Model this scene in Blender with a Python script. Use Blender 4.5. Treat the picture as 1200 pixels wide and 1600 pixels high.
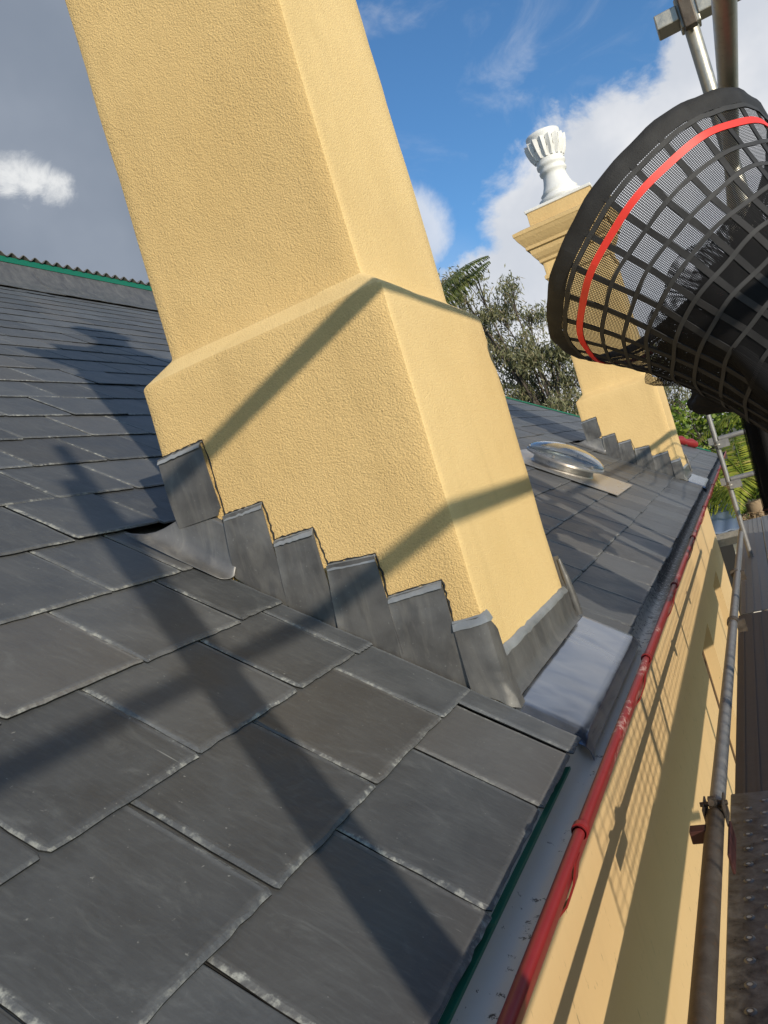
import bpy, math, random
from mathutils import Vector, Matrix, noise as mnoise

for o in list(bpy.data.objects): bpy.data.objects.remove(o, do_unlink=True)
SC = bpy.context.scene
COL = SC.collection

# ------------------------------------------------------------------ camera
YAW, PITCH, ROLL = 0.4432, 0.0047, -0.2923
FPX = 1228.65
def cam_axes():
    cy, sy = math.cos(YAW), math.sin(YAW)
    f = Vector((-sy*math.cos(PITCH), cy*math.cos(PITCH), math.sin(PITCH)))
    r = Vector((cy, sy, 0)); u = r.cross(f)
    c, s = math.cos(ROLL), math.sin(ROLL)
    return c*r+s*u, -s*r+c*u, f
CR, CU, CF = cam_axes()
cd = bpy.data.cameras.new('camera'); cam = bpy.data.objects.new('camera', cd); COL.objects.link(cam)
cam.matrix_world = Matrix((( CR.x, CU.x, -CF.x, 0), (CR.y, CU.y, -CF.y, 0), (CR.z, CU.z, -CF.z, 0), (0, 0, 0, 1)))
cd.sensor_fit = 'VERTICAL'; cd.sensor_height = 36.0; cd.lens = 36.0*FPX/1600.0
cd.clip_start = 0.02; cd.clip_end = 3000
SC.camera = cam
SC.render.resolution_x, SC.render.resolution_y = 768, 1024

# ------------------------------------------------------------------ sun and sky
SUN = Vector((-0.73157, 0.62134, -0.28060)).normalized()      # direction the light travels
SUN_EL = math.asin(-SUN.z); SUN_AZ = math.atan2(-SUN.x, -SUN.y)   # azimuth clockwise from +Y
sd = bpy.data.lights.new('sun', 'SUN'); sd.energy = 4.8; sd.angle = math.radians(0.8); sd.color = (1.0, 0.89, 0.74)
so = bpy.data.objects.new('sun', sd); COL.objects.link(so)
so.rotation_euler = SUN.to_track_quat('-Z', 'Y').to_euler(); so.location = (20, -20, 20)

W = bpy.data.worlds.new('World'); SC.world = W; W.use_nodes = True
nt = W.node_tree; nt.nodes.clear()
def N(t, typ, **kw):
    n = t.nodes.new(typ)
    for k, v in kw.items(): setattr(n, k, v)
    return n
class G:
    """small node-graph helper"""
    def __init__(s, t): s.t = t
    def n(s, typ, ins=None, **kw):
        n = N(s.t, typ, **kw)
        if ins:
            for k, v in ins.items(): s.put(n.inputs[k], v)
        return n
    def put(s, sock, v):
        if hasattr(v, 'is_output') or isinstance(v, bpy.types.NodeSocket): s.t.links.new(v, sock)
        else: sock.default_value = v
    def m(s, op, a, b=0.0, c=None, clamp=False):
        n = s.n('ShaderNodeMath', operation=op, use_clamp=clamp)
        s.put(n.inputs[0], a); s.put(n.inputs[1], b)
        if c is not None: s.put(n.inputs[2], c)
        return n.outputs[0]
    def vm(s, op, a, b=None):
        n = s.n('ShaderNodeVectorMath', operation=op); s.put(n.inputs[0], a)
        if b is not None: s.put(n.inputs[1], b)
        return n.outputs['Value'] if op in ('DOT_PRODUCT', 'LENGTH', 'DISTANCE') else n.outputs[0]
    def noise(s, vec, scale, detail=4, rough=0.5, dist=0.0):
        n = s.n('ShaderNodeTexNoise', {'Scale': scale, 'Detail': detail, 'Roughness': rough, 'Distortion': dist})
        if vec is not None: s.put(n.inputs['Vector'], vec)
        return n.outputs[0]
    def mr(s, v, a, b, c=0.0, d=1.0, smooth=False):
        n = s.n('ShaderNodeMapRange', interpolation_type='SMOOTHSTEP' if smooth else 'LINEAR')
        for i, x in enumerate((v, a, b, c, d)): s.put(n.inputs[i], x)
        return n.outputs[0]
    def mix(s, f, a, b, blend='MIX'):
        n = s.n('ShaderNodeMix', data_type='RGBA', blend_type=blend)
        s.put(n.inputs[0], f)
        s.put(n.inputs[6], a if not isinstance(a, tuple) else (*a, 1)); s.put(n.inputs[7], b if not isinstance(b, tuple) else (*b, 1))
        return n.outputs[2]
    def scalev(s, vec, sc):
        n = s.n('ShaderNodeMapping'); s.put(n.inputs[0], vec); n.inputs['Scale'].default_value = sc
        return n.outputs[0]

g = G(nt)
sky = g.n('ShaderNodeTexSky', sky_type='NISHITA', sun_disc=False, sun_elevation=SUN_EL, sun_rotation=SUN_AZ,
          altitude=60, air_density=1.0, dust_density=0.6, ozone_density=2.2)
tc = g.n('ShaderNodeTexCoord').outputs['Generated']
dirv = g.vm('NORMALIZE', tc)
sep = g.n('ShaderNodeSeparateXYZ', {0: dirv})
# clouds live on a sheet overhead: direction divided by its height gives true perspective
den = g.m('ADD', g.m('MAXIMUM', sep.outputs[2], 0.0), 0.22)
cv = g.n('ShaderNodeCombineXYZ', {0: g.m('DIVIDE', sep.outputs[0], den), 1: g.m('DIVIDE', sep.outputs[1], den), 2: 0.3}).outputs[0]
n1 = g.noise(cv, 1.35, 8, 0.56, 0.25)
nfine = g.noise(dirv, 9.0, 7, 0.62, 0.3)
# cloud masses: a grey bank to the left, cumulus ahead, open blue between
def blob(az, el, rad, fall):
    d = Vector((math.sin(az)*math.cos(el), math.cos(az)*math.cos(el), math.sin(el)))
    a = g.m('ARCCOSINE', g.m('MINIMUM', g.vm('DOT_PRODUCT', dirv, tuple(d)), 0.99999))
    return g.mr(a, rad, rad+fall, 1.0, 0.0, True)
R_ = math.radians
CL = []
def cam_dir(px, py):
    return None
bank = blob(R_(-58), R_(26), R_(21), R_(12))
bank2 = blob(R_(-100), R_(22), R_(28), R_(16))
cum1 = blob(R_(-2), R_(8), R_(8.5), R_(11))
cum2 = blob(R_(13), R_(15.5), R_(8.5), R_(9))
cum3 = blob(R_(-18.5), R_(18.5), R_(1.0), R_(5.5))
cum4 = blob(R_(-12), R_(7), R_(5), R_(9))
blue = blob(R_(-8), R_(29), R_(10), R_(13))
base = g.mr(n1, 0.46, 0.66, 0.0, 1.0, True)
wob = g.m('SUBTRACT', nfine, 0.5)
def edge(m, lo=0.38, hi=0.62, amp=1.1):
    return g.mr(g.m('ADD', m, g.m('MULTIPLY', wob, amp)), lo, hi, 0, 1, True)
mcum = g.m('MAXIMUM', g.m('MAXIMUM', edge(cum1), edge(cum2)), g.m('MAXIMUM', g.m('MULTIPLY', edge(cum3, .4, .8), .75), edge(cum4)))
mbank = g.m('MAXIMUM', edge(bank, .2, .55, .7), edge(bank2, .2, .6, .7))
base = g.m('MULTIPLY', base, g.m('SUBTRACT', 1.0, blue))
cov = g.m('MAXIMUM', g.m('MAXIMUM', g.m('MULTIPLY', base, 0.35), mcum), mbank)
wisp = g.mr(g.noise(g.scalev(dirv, (3.0, 3.0, 6.0)), 2.2, 8, 0.6, 0.8), 0.5, 0.8, 0.0, 0.35, True)
cov = g.m('MAXIMUM', cov, wisp)
# white where thin or facing the sun, grey in thick parts
thick = g.m('MULTIPLY', g.mr(g.noise(dirv, 5.0, 5, 0.55), 0.38, 0.62, 0, 1, True), 0.55)
ccol = g.mix(thick, (0.86, 0.87, 0.90), (0.48, 0.54, 0.64))
bcol = g.mix(g.mr(g.noise(dirv, 2.6, 5, 0.5), 0.35, 0.65, 0, 1, True), (0.24, 0.285, 0.36), (0.35, 0.395, 0.47))
pw = g.m('SUBTRACT', g.noise(g.scalev(dirv, (1, 1, 1.6)), 16.0, 10, 0.68, 0.6), 0.5)
def puffm(m, lo, hi): return g.mr(g.m('ADD', m, g.m('MULTIPLY', pw, 1.7)), lo, hi, 0, 1, True)
puff = g.m('MULTIPLY', g.m('MAXIMUM', g.m('MAXIMUM', puffm(blob(R_(-43.9), R_(27.7), R_(0.2), R_(2.6)), .40, 1.1), puffm(blob(R_(-42.6), R_(27.3), R_(0.2), R_(2.6)), .40, 1.1)), puffm(blob(R_(-41.3), R_(26.6), R_(0.1), R_(2.4)), .44, 1.2)), 0.95)
puff = g.m('MULTIPLY', puff, mbank)
bcol = g.mix(g.mr(sep.outputs[2], 0.12, 0.34, 0.55, 0.0, True), bcol, (0.40, 0.46, 0.55))
bcol = g.mix(puff, bcol, (0.88, 0.89, 0.89))
ccol = g.mix(mbank, ccol, bcol)
skyc = g.mix(1.0, sky.outputs[0], (0.085, 0.130, 0.166), 'MULTIPLY')
out = g.mix(cov, skyc, ccol)
bg = g.n('ShaderNodeBackground', {'Color': g.mix(1.0, out, (10.0, 10.0, 10.0), 'MULTIPLY'), 'Strength': 0.107})
g.t.links.new(bg.outputs[0], g.n('ShaderNodeOutputWorld').inputs[0])

SC.render.engine = 'CYCLES'
SC.view_settings.view_transform = 'Standard'; SC.view_settings.look = 'None'
SC.view_settings.gamma = 1.0; SC.view_settings.exposure = -0.13; SC.view_settings.use_curve_mapping = False
try: SC.cycles.transparent_max_bounces = 24
except Exception: pass

# ------------------------------------------------------------------ materials
def mat(name, base=(0.5, 0.5, 0.5), rough=0.6, metal=0.0, fn=None, spec=0.5):
    m = bpy.data.materials.new(name); m.use_nodes = True
    t = m.node_tree; t.nodes.clear(); g = G(t)
    b = g.n('ShaderNodeBsdfPrincipled', {'Base Color': (*base, 1), 'Roughness': rough, 'Metallic': metal, 'Specular IOR Level': spec})
    o = g.n('ShaderNodeOutputMaterial'); t.links.new(b.outputs[0], o.inputs[0])
    if fn: fn(g, b, o)
    return m
def objc(g): return g.n('ShaderNodeTexCoord').outputs['Object']
def bump(g, b, h, strength=0.3, dist=0.01):
    n = g.n('ShaderNodeBump', {'Strength': strength, 'Distance': dist, 'Height': h}); g.t.links.new(n.outputs[0], b.inputs['Normal'])

def f_slate(g, b, o):
    uv = g.n('ShaderNodeUVMap', uv_map='local').outputs[0]          # metres: u across, v down the slate
    ed = g.n('ShaderNodeAttribute', attribute_name='rim').outputs['Fac']   # 1 at the dressed rim, 0 inside
    rn = g.n('ShaderNodeAttribute', attribute_name='rnd').outputs['Fac']
    oi = g.n('ShaderNodeObjectInfo').outputs['Random']
    r = g.m('FRACT', g.m('ADD', oi, rn))
    off = g.n('ShaderNodeCombineXYZ', {0: g.m('MULTIPLY', r, 57.0), 1: g.m('MULTIPLY', r, 91.0), 2: g.m('MULTIPLY', r, 13.0)}).outputs[0]
    p = g.vm('ADD', uv, off)
    cloud = g.noise(p, 7.0, 5, 0.6, 0.4)
    grain = g.noise(g.scalev(p, (130, 22, 1)), 1.0, 6, 0.65, 0.6)
    sc = g.noise(g.scalev(p, (24, 6.5, 1)), 1.0, 6, 0.75, 2.2)
    streak = g.mr(sc, 0.60, 0.76, 0, 1, True)
    speck = g.mr(g.noise(p, 110.0, 2, 0.5), 0.72, 0.80, 0, 1, True)
    c = g.mix(g.mr(cloud, 0.3, 0.7), (0.068, 0.072, 0.075), (0.110, 0.115, 0.117))
    tint = g.mr(g.m('FRACT', g.m('MULTIPLY', r, 7.31)), 0.66, 0.9)
    c = g.mix(g.m('MULTIPLY', tint, 0.5), c, (0.112, 0.103, 0.090))
    tone = g.mr(g.m('FRACT', g.m('MULTIPLY', r, 3.17)), 0, 1, 0.78, 1.24)
    c = g.mix(1.0, c, g.n('ShaderNodeCombineColor', {0: tone, 1: tone, 2: tone}).outputs[0], 'MULTIPLY')
    c = g.mix(g.m('MULTIPLY', g.mr(grain, 0.45, 0.8), 0.22), c, (0.20, 0.21, 0.205))
    c = g.mix(g.m('MULTIPLY', streak, 0.30), c, (0.26, 0.27, 0.26))
    c = g.mix(g.m('MULTIPLY', speck, 0.5), c, (0.42, 0.42, 0.38))
    wisp = g.mr(g.noise(g.scalev(p, (11, 5, 1)), 1.0, 8, 0.72, 2.4), 0.52, 0.72, 0, 1, True)
    c = g.mix(g.m('MULTIPLY', wisp, 0.22), c, (0.24, 0.25, 0.24))
    scr = g.m('MULTIPLY', g.mr(g.noise(g.scalev(p, (240, 5, 1)), 1.0, 2, 0.5, 0.3), 0.70, 0.76, 0, 1, True), g.mr(g.noise(p, 16.0, 3), 0.55, 0.68, 0, 1, True))
    c = g.mix(g.m('MULTIPLY', scr, 0.55), c, (0.36, 0.37, 0.34))
    dk = g.mr(g.noise(p, 4.5, 4, 0.6), 0.56, 0.75, 0, 0.30, True)
    c = g.mix(dk, c, (0.055, 0.06, 0.066))
    chips = g.mr(g.m('ADD', g.noise(p, 60.0, 4, 0.65), g.m('MULTIPLY', ed, 0.26)), 0.66, 0.88, 0, 1, True)
    chips = g.m('MULTIPLY', chips, g.mr(ed, 0.02, 0.3))
    c = g.mix(g.m('MULTIPLY', g.m('MULTIPLY', chips, g.mr(g.noise(p, 7.0, 4), 0.42, 0.60, 0.05, 1.0)), 0.85), c, (0.33, 0.335, 0.30))
    edk = g.mr(ed, -0.7, 0.35, 0.22, 1.0)
    c = g.mix(1.0, c, g.n('ShaderNodeCombineColor', {0: edk, 1: edk, 2: edk}).outputs[0], 'MULTIPLY')
    g.t.links.new(c, b.inputs['Base Color'])
    g.t.links.new(g.m('ADD', g.mr(cloud, 0.3, 0.7, 0.44, 0.60), g.m('MULTIPLY', chips, 0.2)), b.inputs['Roughness'])
    h = g.m('ADD', g.m('ADD', g.m('MULTIPLY', cloud, 1.4), g.m('MULTIPLY', grain, 0.10)), g.m('MULTIPLY', g.noise(p, 70.0, 5, 0.6), g.m('ADD', g.m('MULTIPLY', ed, 0.9), 0.10)))
    h = g.m('ADD', h, g.m('MULTIPLY', streak, 0.10))
    bump(g, b, h, 0.55, 0.006)
M_SLATE = mat('slate', fn=f_slate)

def stucco(c1, c2, sc=150, st=0.8, cr=0.12):
    def f(g, b, o):
        p = g.n('ShaderNodeNewGeometry').outputs['Position']
        a = g.noise(p, sc, 3, 0.5, 0.5); big = g.noise(p, 1.7, 4, 0.55)
        pat = g.noise(p, 9.0, 4, 0.6)
        vor = g.n('ShaderNodeTexVoronoi', {'Vector': p, 'Scale': sc*0.8}, feature='SMOOTH_F1').outputs[0]
        c = g.mix(g.mr(big, 0.35, 0.65), c1, c2)
        c = g.mix(g.m('MULTIPLY', g.mr(pat, 0.5, 0.8), 0.25), c, tuple(x*0.9 for x in c1))
        st1 = g.mr(g.noise(g.scalev(p, (9, 9, 0.9)), 1.0, 5, 0.6, 0.3), 0.52, 0.78, 0, 0.32, True)
        c = g.mix(st1, c, tuple(x*0.8 for x in c1))
        c = g.mix(g.mr(g.noise(p, 3.5, 5, 0.65, 1.0), 0.58, 0.8, 0, 0.3, True), c, tuple(min(1, x*1.12) for x in c2))
        c = g.mix(g.m('MULTIPLY', g.mr(a, 0.6, 0.3), cr), c, tuple(x*0.7 for x in c1))
        g.t.links.new(c, b.inputs['Base Color'])
        bump(g, b, g.m('ADD', g.m('SUBTRACT', a, g.m('MULTIPLY', vor, 0.6)), g.m('MULTIPLY', pat, 1.6)), st, 0.0045)
    return f
M_STUCCO = mat('yellow_render', rough=0.9, fn=stucco((0.60, 0.415, 0.175), (0.66, 0.465, 0.205), 290, 0.62, 0.3), spec=0.25)  # darker coat: self-shading of the coarse texture put into the colour
M_FLOAT_LIT = mat('sunlit_floated_render', rough=0.9, fn=stucco((0.69, 0.50, 0.225), (0.745, 0.55, 0.26), 290, 0.5), spec=0.25)  # smoother finish; paler because sun brightness on side and shoulder is in the colour
M_SMOOTH = mat('smooth_yellow_render', rough=0.75, fn=stucco((0.68, 0.475, 0.21), (0.73, 0.52, 0.235), 90, 0.35, 0.05), spec=0.3)
M_MOULD = mat('yellow_moulding', rough=0.8, fn=stucco((0.60, 0.42, 0.19), (0.66, 0.47, 0.22), 60, 0.4, 0.2), spec=0.3)
def f_wall(g, b, o):
    p = g.n('ShaderNodeNewGeometry').outputs['Position']
    c = g.mix(g.noise(p, 1.3, 4, 0.55), (0.58, 0.405, 0.195), (0.66, 0.47, 0.235))
    sp = g.mr(g.noise(g.scalev(p, (60, 60, 16)), 1.0, 3, 0.6), 0.65, 0.71, 0, 1, True)
    pt = g.mr(g.noise(p, 1.6, 3), 0.42, 0.56, 0, 1, True)
    c = g.mix(g.mr(g.noise(g.scalev(p, (7, 7, 0.8)), 1.0, 5, 0.6), 0.52, 0.78, 0, 0.3, True), c, (0.42, 0.30, 0.15))
    c = g.mix(g.m('MULTIPLY', g.m('MULTIPLY', sp, pt), 0.7), c, (0.2, 0.15, 0.08))
    g.t.links.new(c, b.inputs['Base Color'])
    bump(g, b, g.noise(p, 60, 3), 0.15, 0.004)
M_WALL = mat('painted_wall', rough=0.6, fn=f_wall)
def f_lead(base1, base2, r0, r1, stain=0.5):
    def f(g, b, o):
        p = g.n('ShaderNodeNewGeometry').outputs['Position']
        a = g.noise(p, 9, 5, 0.6, 0.6); s = g.noise(g.scalev(p, (26, 26, 5)), 1.0, 5, 0.6, 0.8)
        c = g.mix(g.mr(a, 0.3, 0.7), base1, base2)
        c = g.mix(g.m('MULTIPLY', g.mr(s, 0.5, 0.75), stain), c, (0.33, 0.31, 0.27))
        c = g.mix(g.m('MULTIPLY', g.mr(g.noise(p, 150, 2), 0.68, 0.78), 0.4), c, (0.4, 0.4, 0.38))
        g.t.links.new(c, b.inputs['Base Color'])
        g.t.links.new(g.mr(a, 0.3, 0.7, r0, r1), b.inputs['Roughness'])
        bump(g, b, g.m('ADD', g.noise(p, 14, 3), g.m('MULTIPLY', s, 0.3)), 0.35, 0.008)
    return f
M_LEAD = mat('lead', metal=0.5, fn=f_lead((0.11, 0.108, 0.106), (0.19, 0.185, 0.175), 0.36, 0.52, 0.4))
M_LEAD_EDGE = mat('lead_cut_edge', metal=0.3, fn=f_lead((0.20, 0.21, 0.215), (0.34, 0.355, 0.36), 0.3, 0.5, 0.3))
def f_apron(g, b, o):
    p = g.n('ShaderNodeNewGeometry').outputs['Position']
    a = g.noise(g.scalev(p, (5, 9, 5)), 1.0, 3, 0.45, 1.2)
    c = g.mix(g.mr(a, 0.35, 0.65), (0.17, 0.20, 0.26), (0.33, 0.35, 0.385))  # bluish base: sky reflection painted into the colour
    g.t.links.new(c, b.inputs['Base Color'])
    g.t.links.new(g.mr(a, 0.3, 0.7, 0.16, 0.30), b.inputs['Roughness'])
    bump(g, b, g.noise(p, 7, 2), 0.15, 0.01)
M_APRON = mat('sky_tinted_lead', metal=0.8, fn=f_apron)
def f_gal(c1, c2, r0=0.35, r1=0.6, rust=0.3):
    def f(g, b, o):
        p = g.n('ShaderNodeNewGeometry').outputs['Position']
        a = g.noise(p, 22, 5, 0.65, 0.5)
        c = g.mix(g.mr(a, 0.3, 0.7), c1, c2)
        c = g.mix(g.m('MULTIPLY', g.mr(g.noise(p, 35, 4, 0.7), 0.58, 0.75), rust), c, (0.16, 0.085, 0.04))
        c = g.mix(g.m('MULTIPLY', g.mr(g.noise(p, 90, 3, 0.7), 0.6, 0.8), 0.5), c, (0.03, 0.03, 0.03))
        g.t.links.new(c, b.inputs['Base Color'])
        g.t.links.new(g.mr(a, 0.3, 0.7, r0, r1), b.inputs['Roughness'])
        bump(g, b, g.noise(p, 160, 3), 0.2, 0.002)
    return f
M_GALV = mat('galvanised_steel', metal=0.75, fn=f_gal((0.36, 0.34, 0.29), (0.50, 0.48, 0.42)))
M_GALV_OLD = mat('weathered_steel', metal=0.5, fn=f_gal((0.075, 0.058, 0.042), (0.13, 0.11, 0.09), 0.5, 0.7, 0.6))
M_DECK = mat('dark_steel_deck', metal=0.6, fn=f_gal((0.09, 0.095, 0.10), (0.27, 0.27, 0.26), 0.26, 0.55, 0.4))
M_DECK2 = mat('brown_steel_deck', metal=0.2, fn=f_gal((0.085, 0.070, 0.058), (0.145, 0.12, 0.10), 0.5, 0.7, 0.4))
M_DECK3 = mat('grey_steel_deck', metal=0.4, fn=f_gal((0.20, 0.20, 0.20), (0.28, 0.28, 0.27), 0.45, 0.6, 0.1))
def f_red(g, b, o):
    p = g.n('ShaderNodeNewGeometry').outputs['Position']
    c = g.mix(g.noise(p, 12, 4), (0.17, 0.010, 0.012), (0.26, 0.020, 0.018))
    ch = g.mr(g.m('MULTIPLY', g.mr(g.noise(p, 4.0, 2), 0.52, 0.6), g.noise(p, 70, 4, 0.7)), 0.5, 0.6, 0, 0.7)
    c = g.mix(ch, c, (0.5, 0.33, 0.28)); g.t.links.new(c, b.inputs['Base Color'])
    bump(g, b, g.noise(p, 40, 3), 0.12, 0.003)
M_RED = mat('dark_red_paint', rough=0.45, fn=f_red)
def f_gut(g, b, o):
    p = g.n('ShaderNodeNewGeometry').outputs['Position']
    c = g.mix(g.noise(p, 5, 4), (0.56, 0.54, 0.49), (0.68, 0.66, 0.60))
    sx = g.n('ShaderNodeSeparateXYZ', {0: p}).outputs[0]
    near = g.m('ADD', g.mr(sx, -0.47, -0.40, 0.0, 0.10), g.mr(g.n('ShaderNodeSeparateXYZ', {0: p}).outputs[1], 2.2, 3.4, 0.0, 0.22))  # darker along the far run: dirt plus painted shade of the slate overhang
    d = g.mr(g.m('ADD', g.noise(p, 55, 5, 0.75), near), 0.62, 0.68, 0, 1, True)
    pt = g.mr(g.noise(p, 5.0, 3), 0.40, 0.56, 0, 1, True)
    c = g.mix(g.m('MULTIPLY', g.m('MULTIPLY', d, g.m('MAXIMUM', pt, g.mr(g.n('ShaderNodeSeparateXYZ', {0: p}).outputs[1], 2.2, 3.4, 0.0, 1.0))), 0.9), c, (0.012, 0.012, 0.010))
    g.t.links.new(c, b.inputs['Base Color'])
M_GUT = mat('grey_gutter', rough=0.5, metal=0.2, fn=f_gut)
M_GREEN = mat('green_membrane', (0.005, 0.13, 0.075), 0.45)
M_DARK = mat('dark_felt', (0.02, 0.02, 0.02), 0.9)
M_WHITE = mat('white_plaster', rough=0.6, fn=lambda g, b, o: (g.t.links.new(g.mix(g.noise(g.n('ShaderNodeNewGeometry').outputs['Position'], 9, 4), (0.80, 0.80, 0.78), (0.62, 0.61, 0.57)), b.inputs['Base Color']), bump(g, b, g.noise(g.n('ShaderNodeNewGeometry').outputs['Position'], 60, 3), 0.3, 0.004)))
M_CORR = mat('corrugated_iron', metal=0.3, fn=f_gal((0.12, 0.11, 0.10), (0.2, 0.18, 0.16), 0.5, 0.7, 0.4))
M_GLASS = mat('window_glass', (0.02, 0.022, 0.025), 0.08)
M_FRAME = mat('window_frame', (0.09, 0.055, 0.03), 0.5)
M_BLUE = mat('blue_grey_metal', (0.22, 0.29, 0.42), 0.4, 0.3)
M_BLACK = mat('black_webbing', spec=0.2, rough=0.7, fn=lambda g, b, o: (g.t.links.new(g.mix(g.noise(g.n('ShaderNodeNewGeometry').outputs['Position'], 25, 4), (0.018, 0.018, 0.019), (0.045, 0.045, 0.046)), b.inputs['Base Color']), bump(g, b, g.noise(g.n('ShaderNodeNewGeometry').outputs['Position'], 320, 2), 0.4, 0.002)))
M_CORD = mat('grey_black_webbing', spec=0.25, rough=0.65, fn=lambda g, b, o: (g.t.links.new(g.mix(g.noise(g.n('ShaderNodeNewGeometry').outputs['Position'], 25, 4), (0.028, 0.028, 0.029), (0.060, 0.060, 0.060)), b.inputs['Base Color']), bump(g, b, g.noise(g.n('ShaderNodeNewGeometry').outputs['Position'], 320, 2), 0.4, 0.002)))
M_REDTAPE = mat('red_tape', (0.78, 0.045, 0.03), 0.5)
def f_mesh(sp=0.0048, cover=0.66):
    def f(g, b, o):
        uv = g.n('ShaderNodeUVMap', uv_map='local').outputs[0]
        s = g.n('ShaderNodeSeparateXYZ', {0: uv})
        a = g.m('PINGPONG', g.m('DIVIDE', s.outputs[0], sp), 0.5); c = g.m('PINGPONG', g.m('DIVIDE', s.outputs[1], sp*0.75), 0.5)
        k = g.m('MAXIMUM', g.m('LESS_THAN', a, cover*0.30), g.m('LESS_THAN', c, cover*0.34))
        tr = g.n('ShaderNodeBsdfTransparent'); mx = g.n('ShaderNodeMixShader')
        g.t.links.new(k, mx.inputs[0]); g.t.links.new(tr.outputs[0], mx.inputs[1]); g.t.links.new(b.outputs[0], mx.inputs[2])
        g.t.links.new(mx.outputs[0], o.inputs[0])
    return f
M_NET = mat('black_shade_mesh', (0.013, 0.013, 0.014), 0.75, fn=f_mesh(), spec=0.15)
def f_clear(g, b, o):
    b.inputs['Transmission Weight'].default_value = 1.0; b.inputs['IOR'].default_value = 1.45
M_ACRYL = mat('clear_acrylic', (0.86, 0.90, 0.92), 0.03, fn=f_clear)
M_ALU = mat('bright_aluminium', metal=0.8, fn=f_gal((0.42, 0.40, 0.37), (0.60, 0.57, 0.53), 0.25, 0.45, 0.15))
def leafmat(name, c1, c2, tl=0.25, c3=None):
    def f(g, b, o):
        rn = g.n('ShaderNodeAttribute', attribute_name='rnd').outputs['Fac']
        c = g.mix(rn, c1, c2)
        if c3: c = g.mix(g.mr(rn, 0.86, 0.9), c, c3)
        g.t.links.new(c, b.inputs['Base Color'])
        t = g.n('ShaderNodeBsdfTranslucent'); g.t.links.new(c, t.inputs[0])
        mx = g.n('ShaderNodeMixShader', {0: tl}); g.t.links.new(b.outputs[0], mx.inputs[1]); g.t.links.new(t.outputs[0], mx.inputs[2])
        g.t.links.new(mx.outputs[0], o.inputs[0])
    return mat(name, c1, 0.5, fn=f)
M_GUM = leafmat('gum_leaf', (0.11, 0.12, 0.05), (0.30, 0.29, 0.15), 0.35, (0.30, 0.25, 0.15))
M_PALM = leafmat('palm_leaf', (0.16, 0.23, 0.02), (0.50, 0.50, 0.06), 0.45, (0.50, 0.42, 0.12))
M_PALMD = leafmat('dark_palm_leaf', (0.08, 0.11, 0.03), (0.20, 0.22, 0.07), 0.3)
M_SHRUB = leafmat('shrub_leaf', (0.09, 0.16, 0.02), (0.26, 0.34, 0.04), 0.35)
M_STRAW = leafmat('dry_frond', (0.36, 0.25, 0.14), (0.55, 0.42, 0.28), 0.2)
M_BARK = mat('bark', (0.07, 0.055, 0.045), 0.9)
M_PTRUNK = mat('palm_trunk', (0.26, 0.19, 0.12), 0.9)
M_GROUND = mat('ground_grass', rough=0.95, fn=lambda g, b, o: g.t.links.new(g.mix(g.noise(g.n('ShaderNodeNewGeometry').outputs['Position'], 0.4, 6, 0.6), (0.06, 0.08, 0.025), (0.14, 0.12, 0.06)), b.inputs['Base Color']))
M_PAVE = mat('concrete_path', rough=0.9, fn=lambda g, b, o: g.t.links.new(g.mix(g.noise(g.n('ShaderNodeNewGeometry').outputs['Position'], 3, 6, 0.6), (0.42, 0.36, 0.27), (0.30, 0.27, 0.21)), b.inputs['Base Color']))
M_HOLE = mat('pale_hole_disc', (0.55, 0.55, 0.50), 0.6, 0.1)  # pale discs filling the dimple holes
M_ROPE = mat('rust_brown_steel', (0.045, 0.012, 0.010), 0.6)

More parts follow.
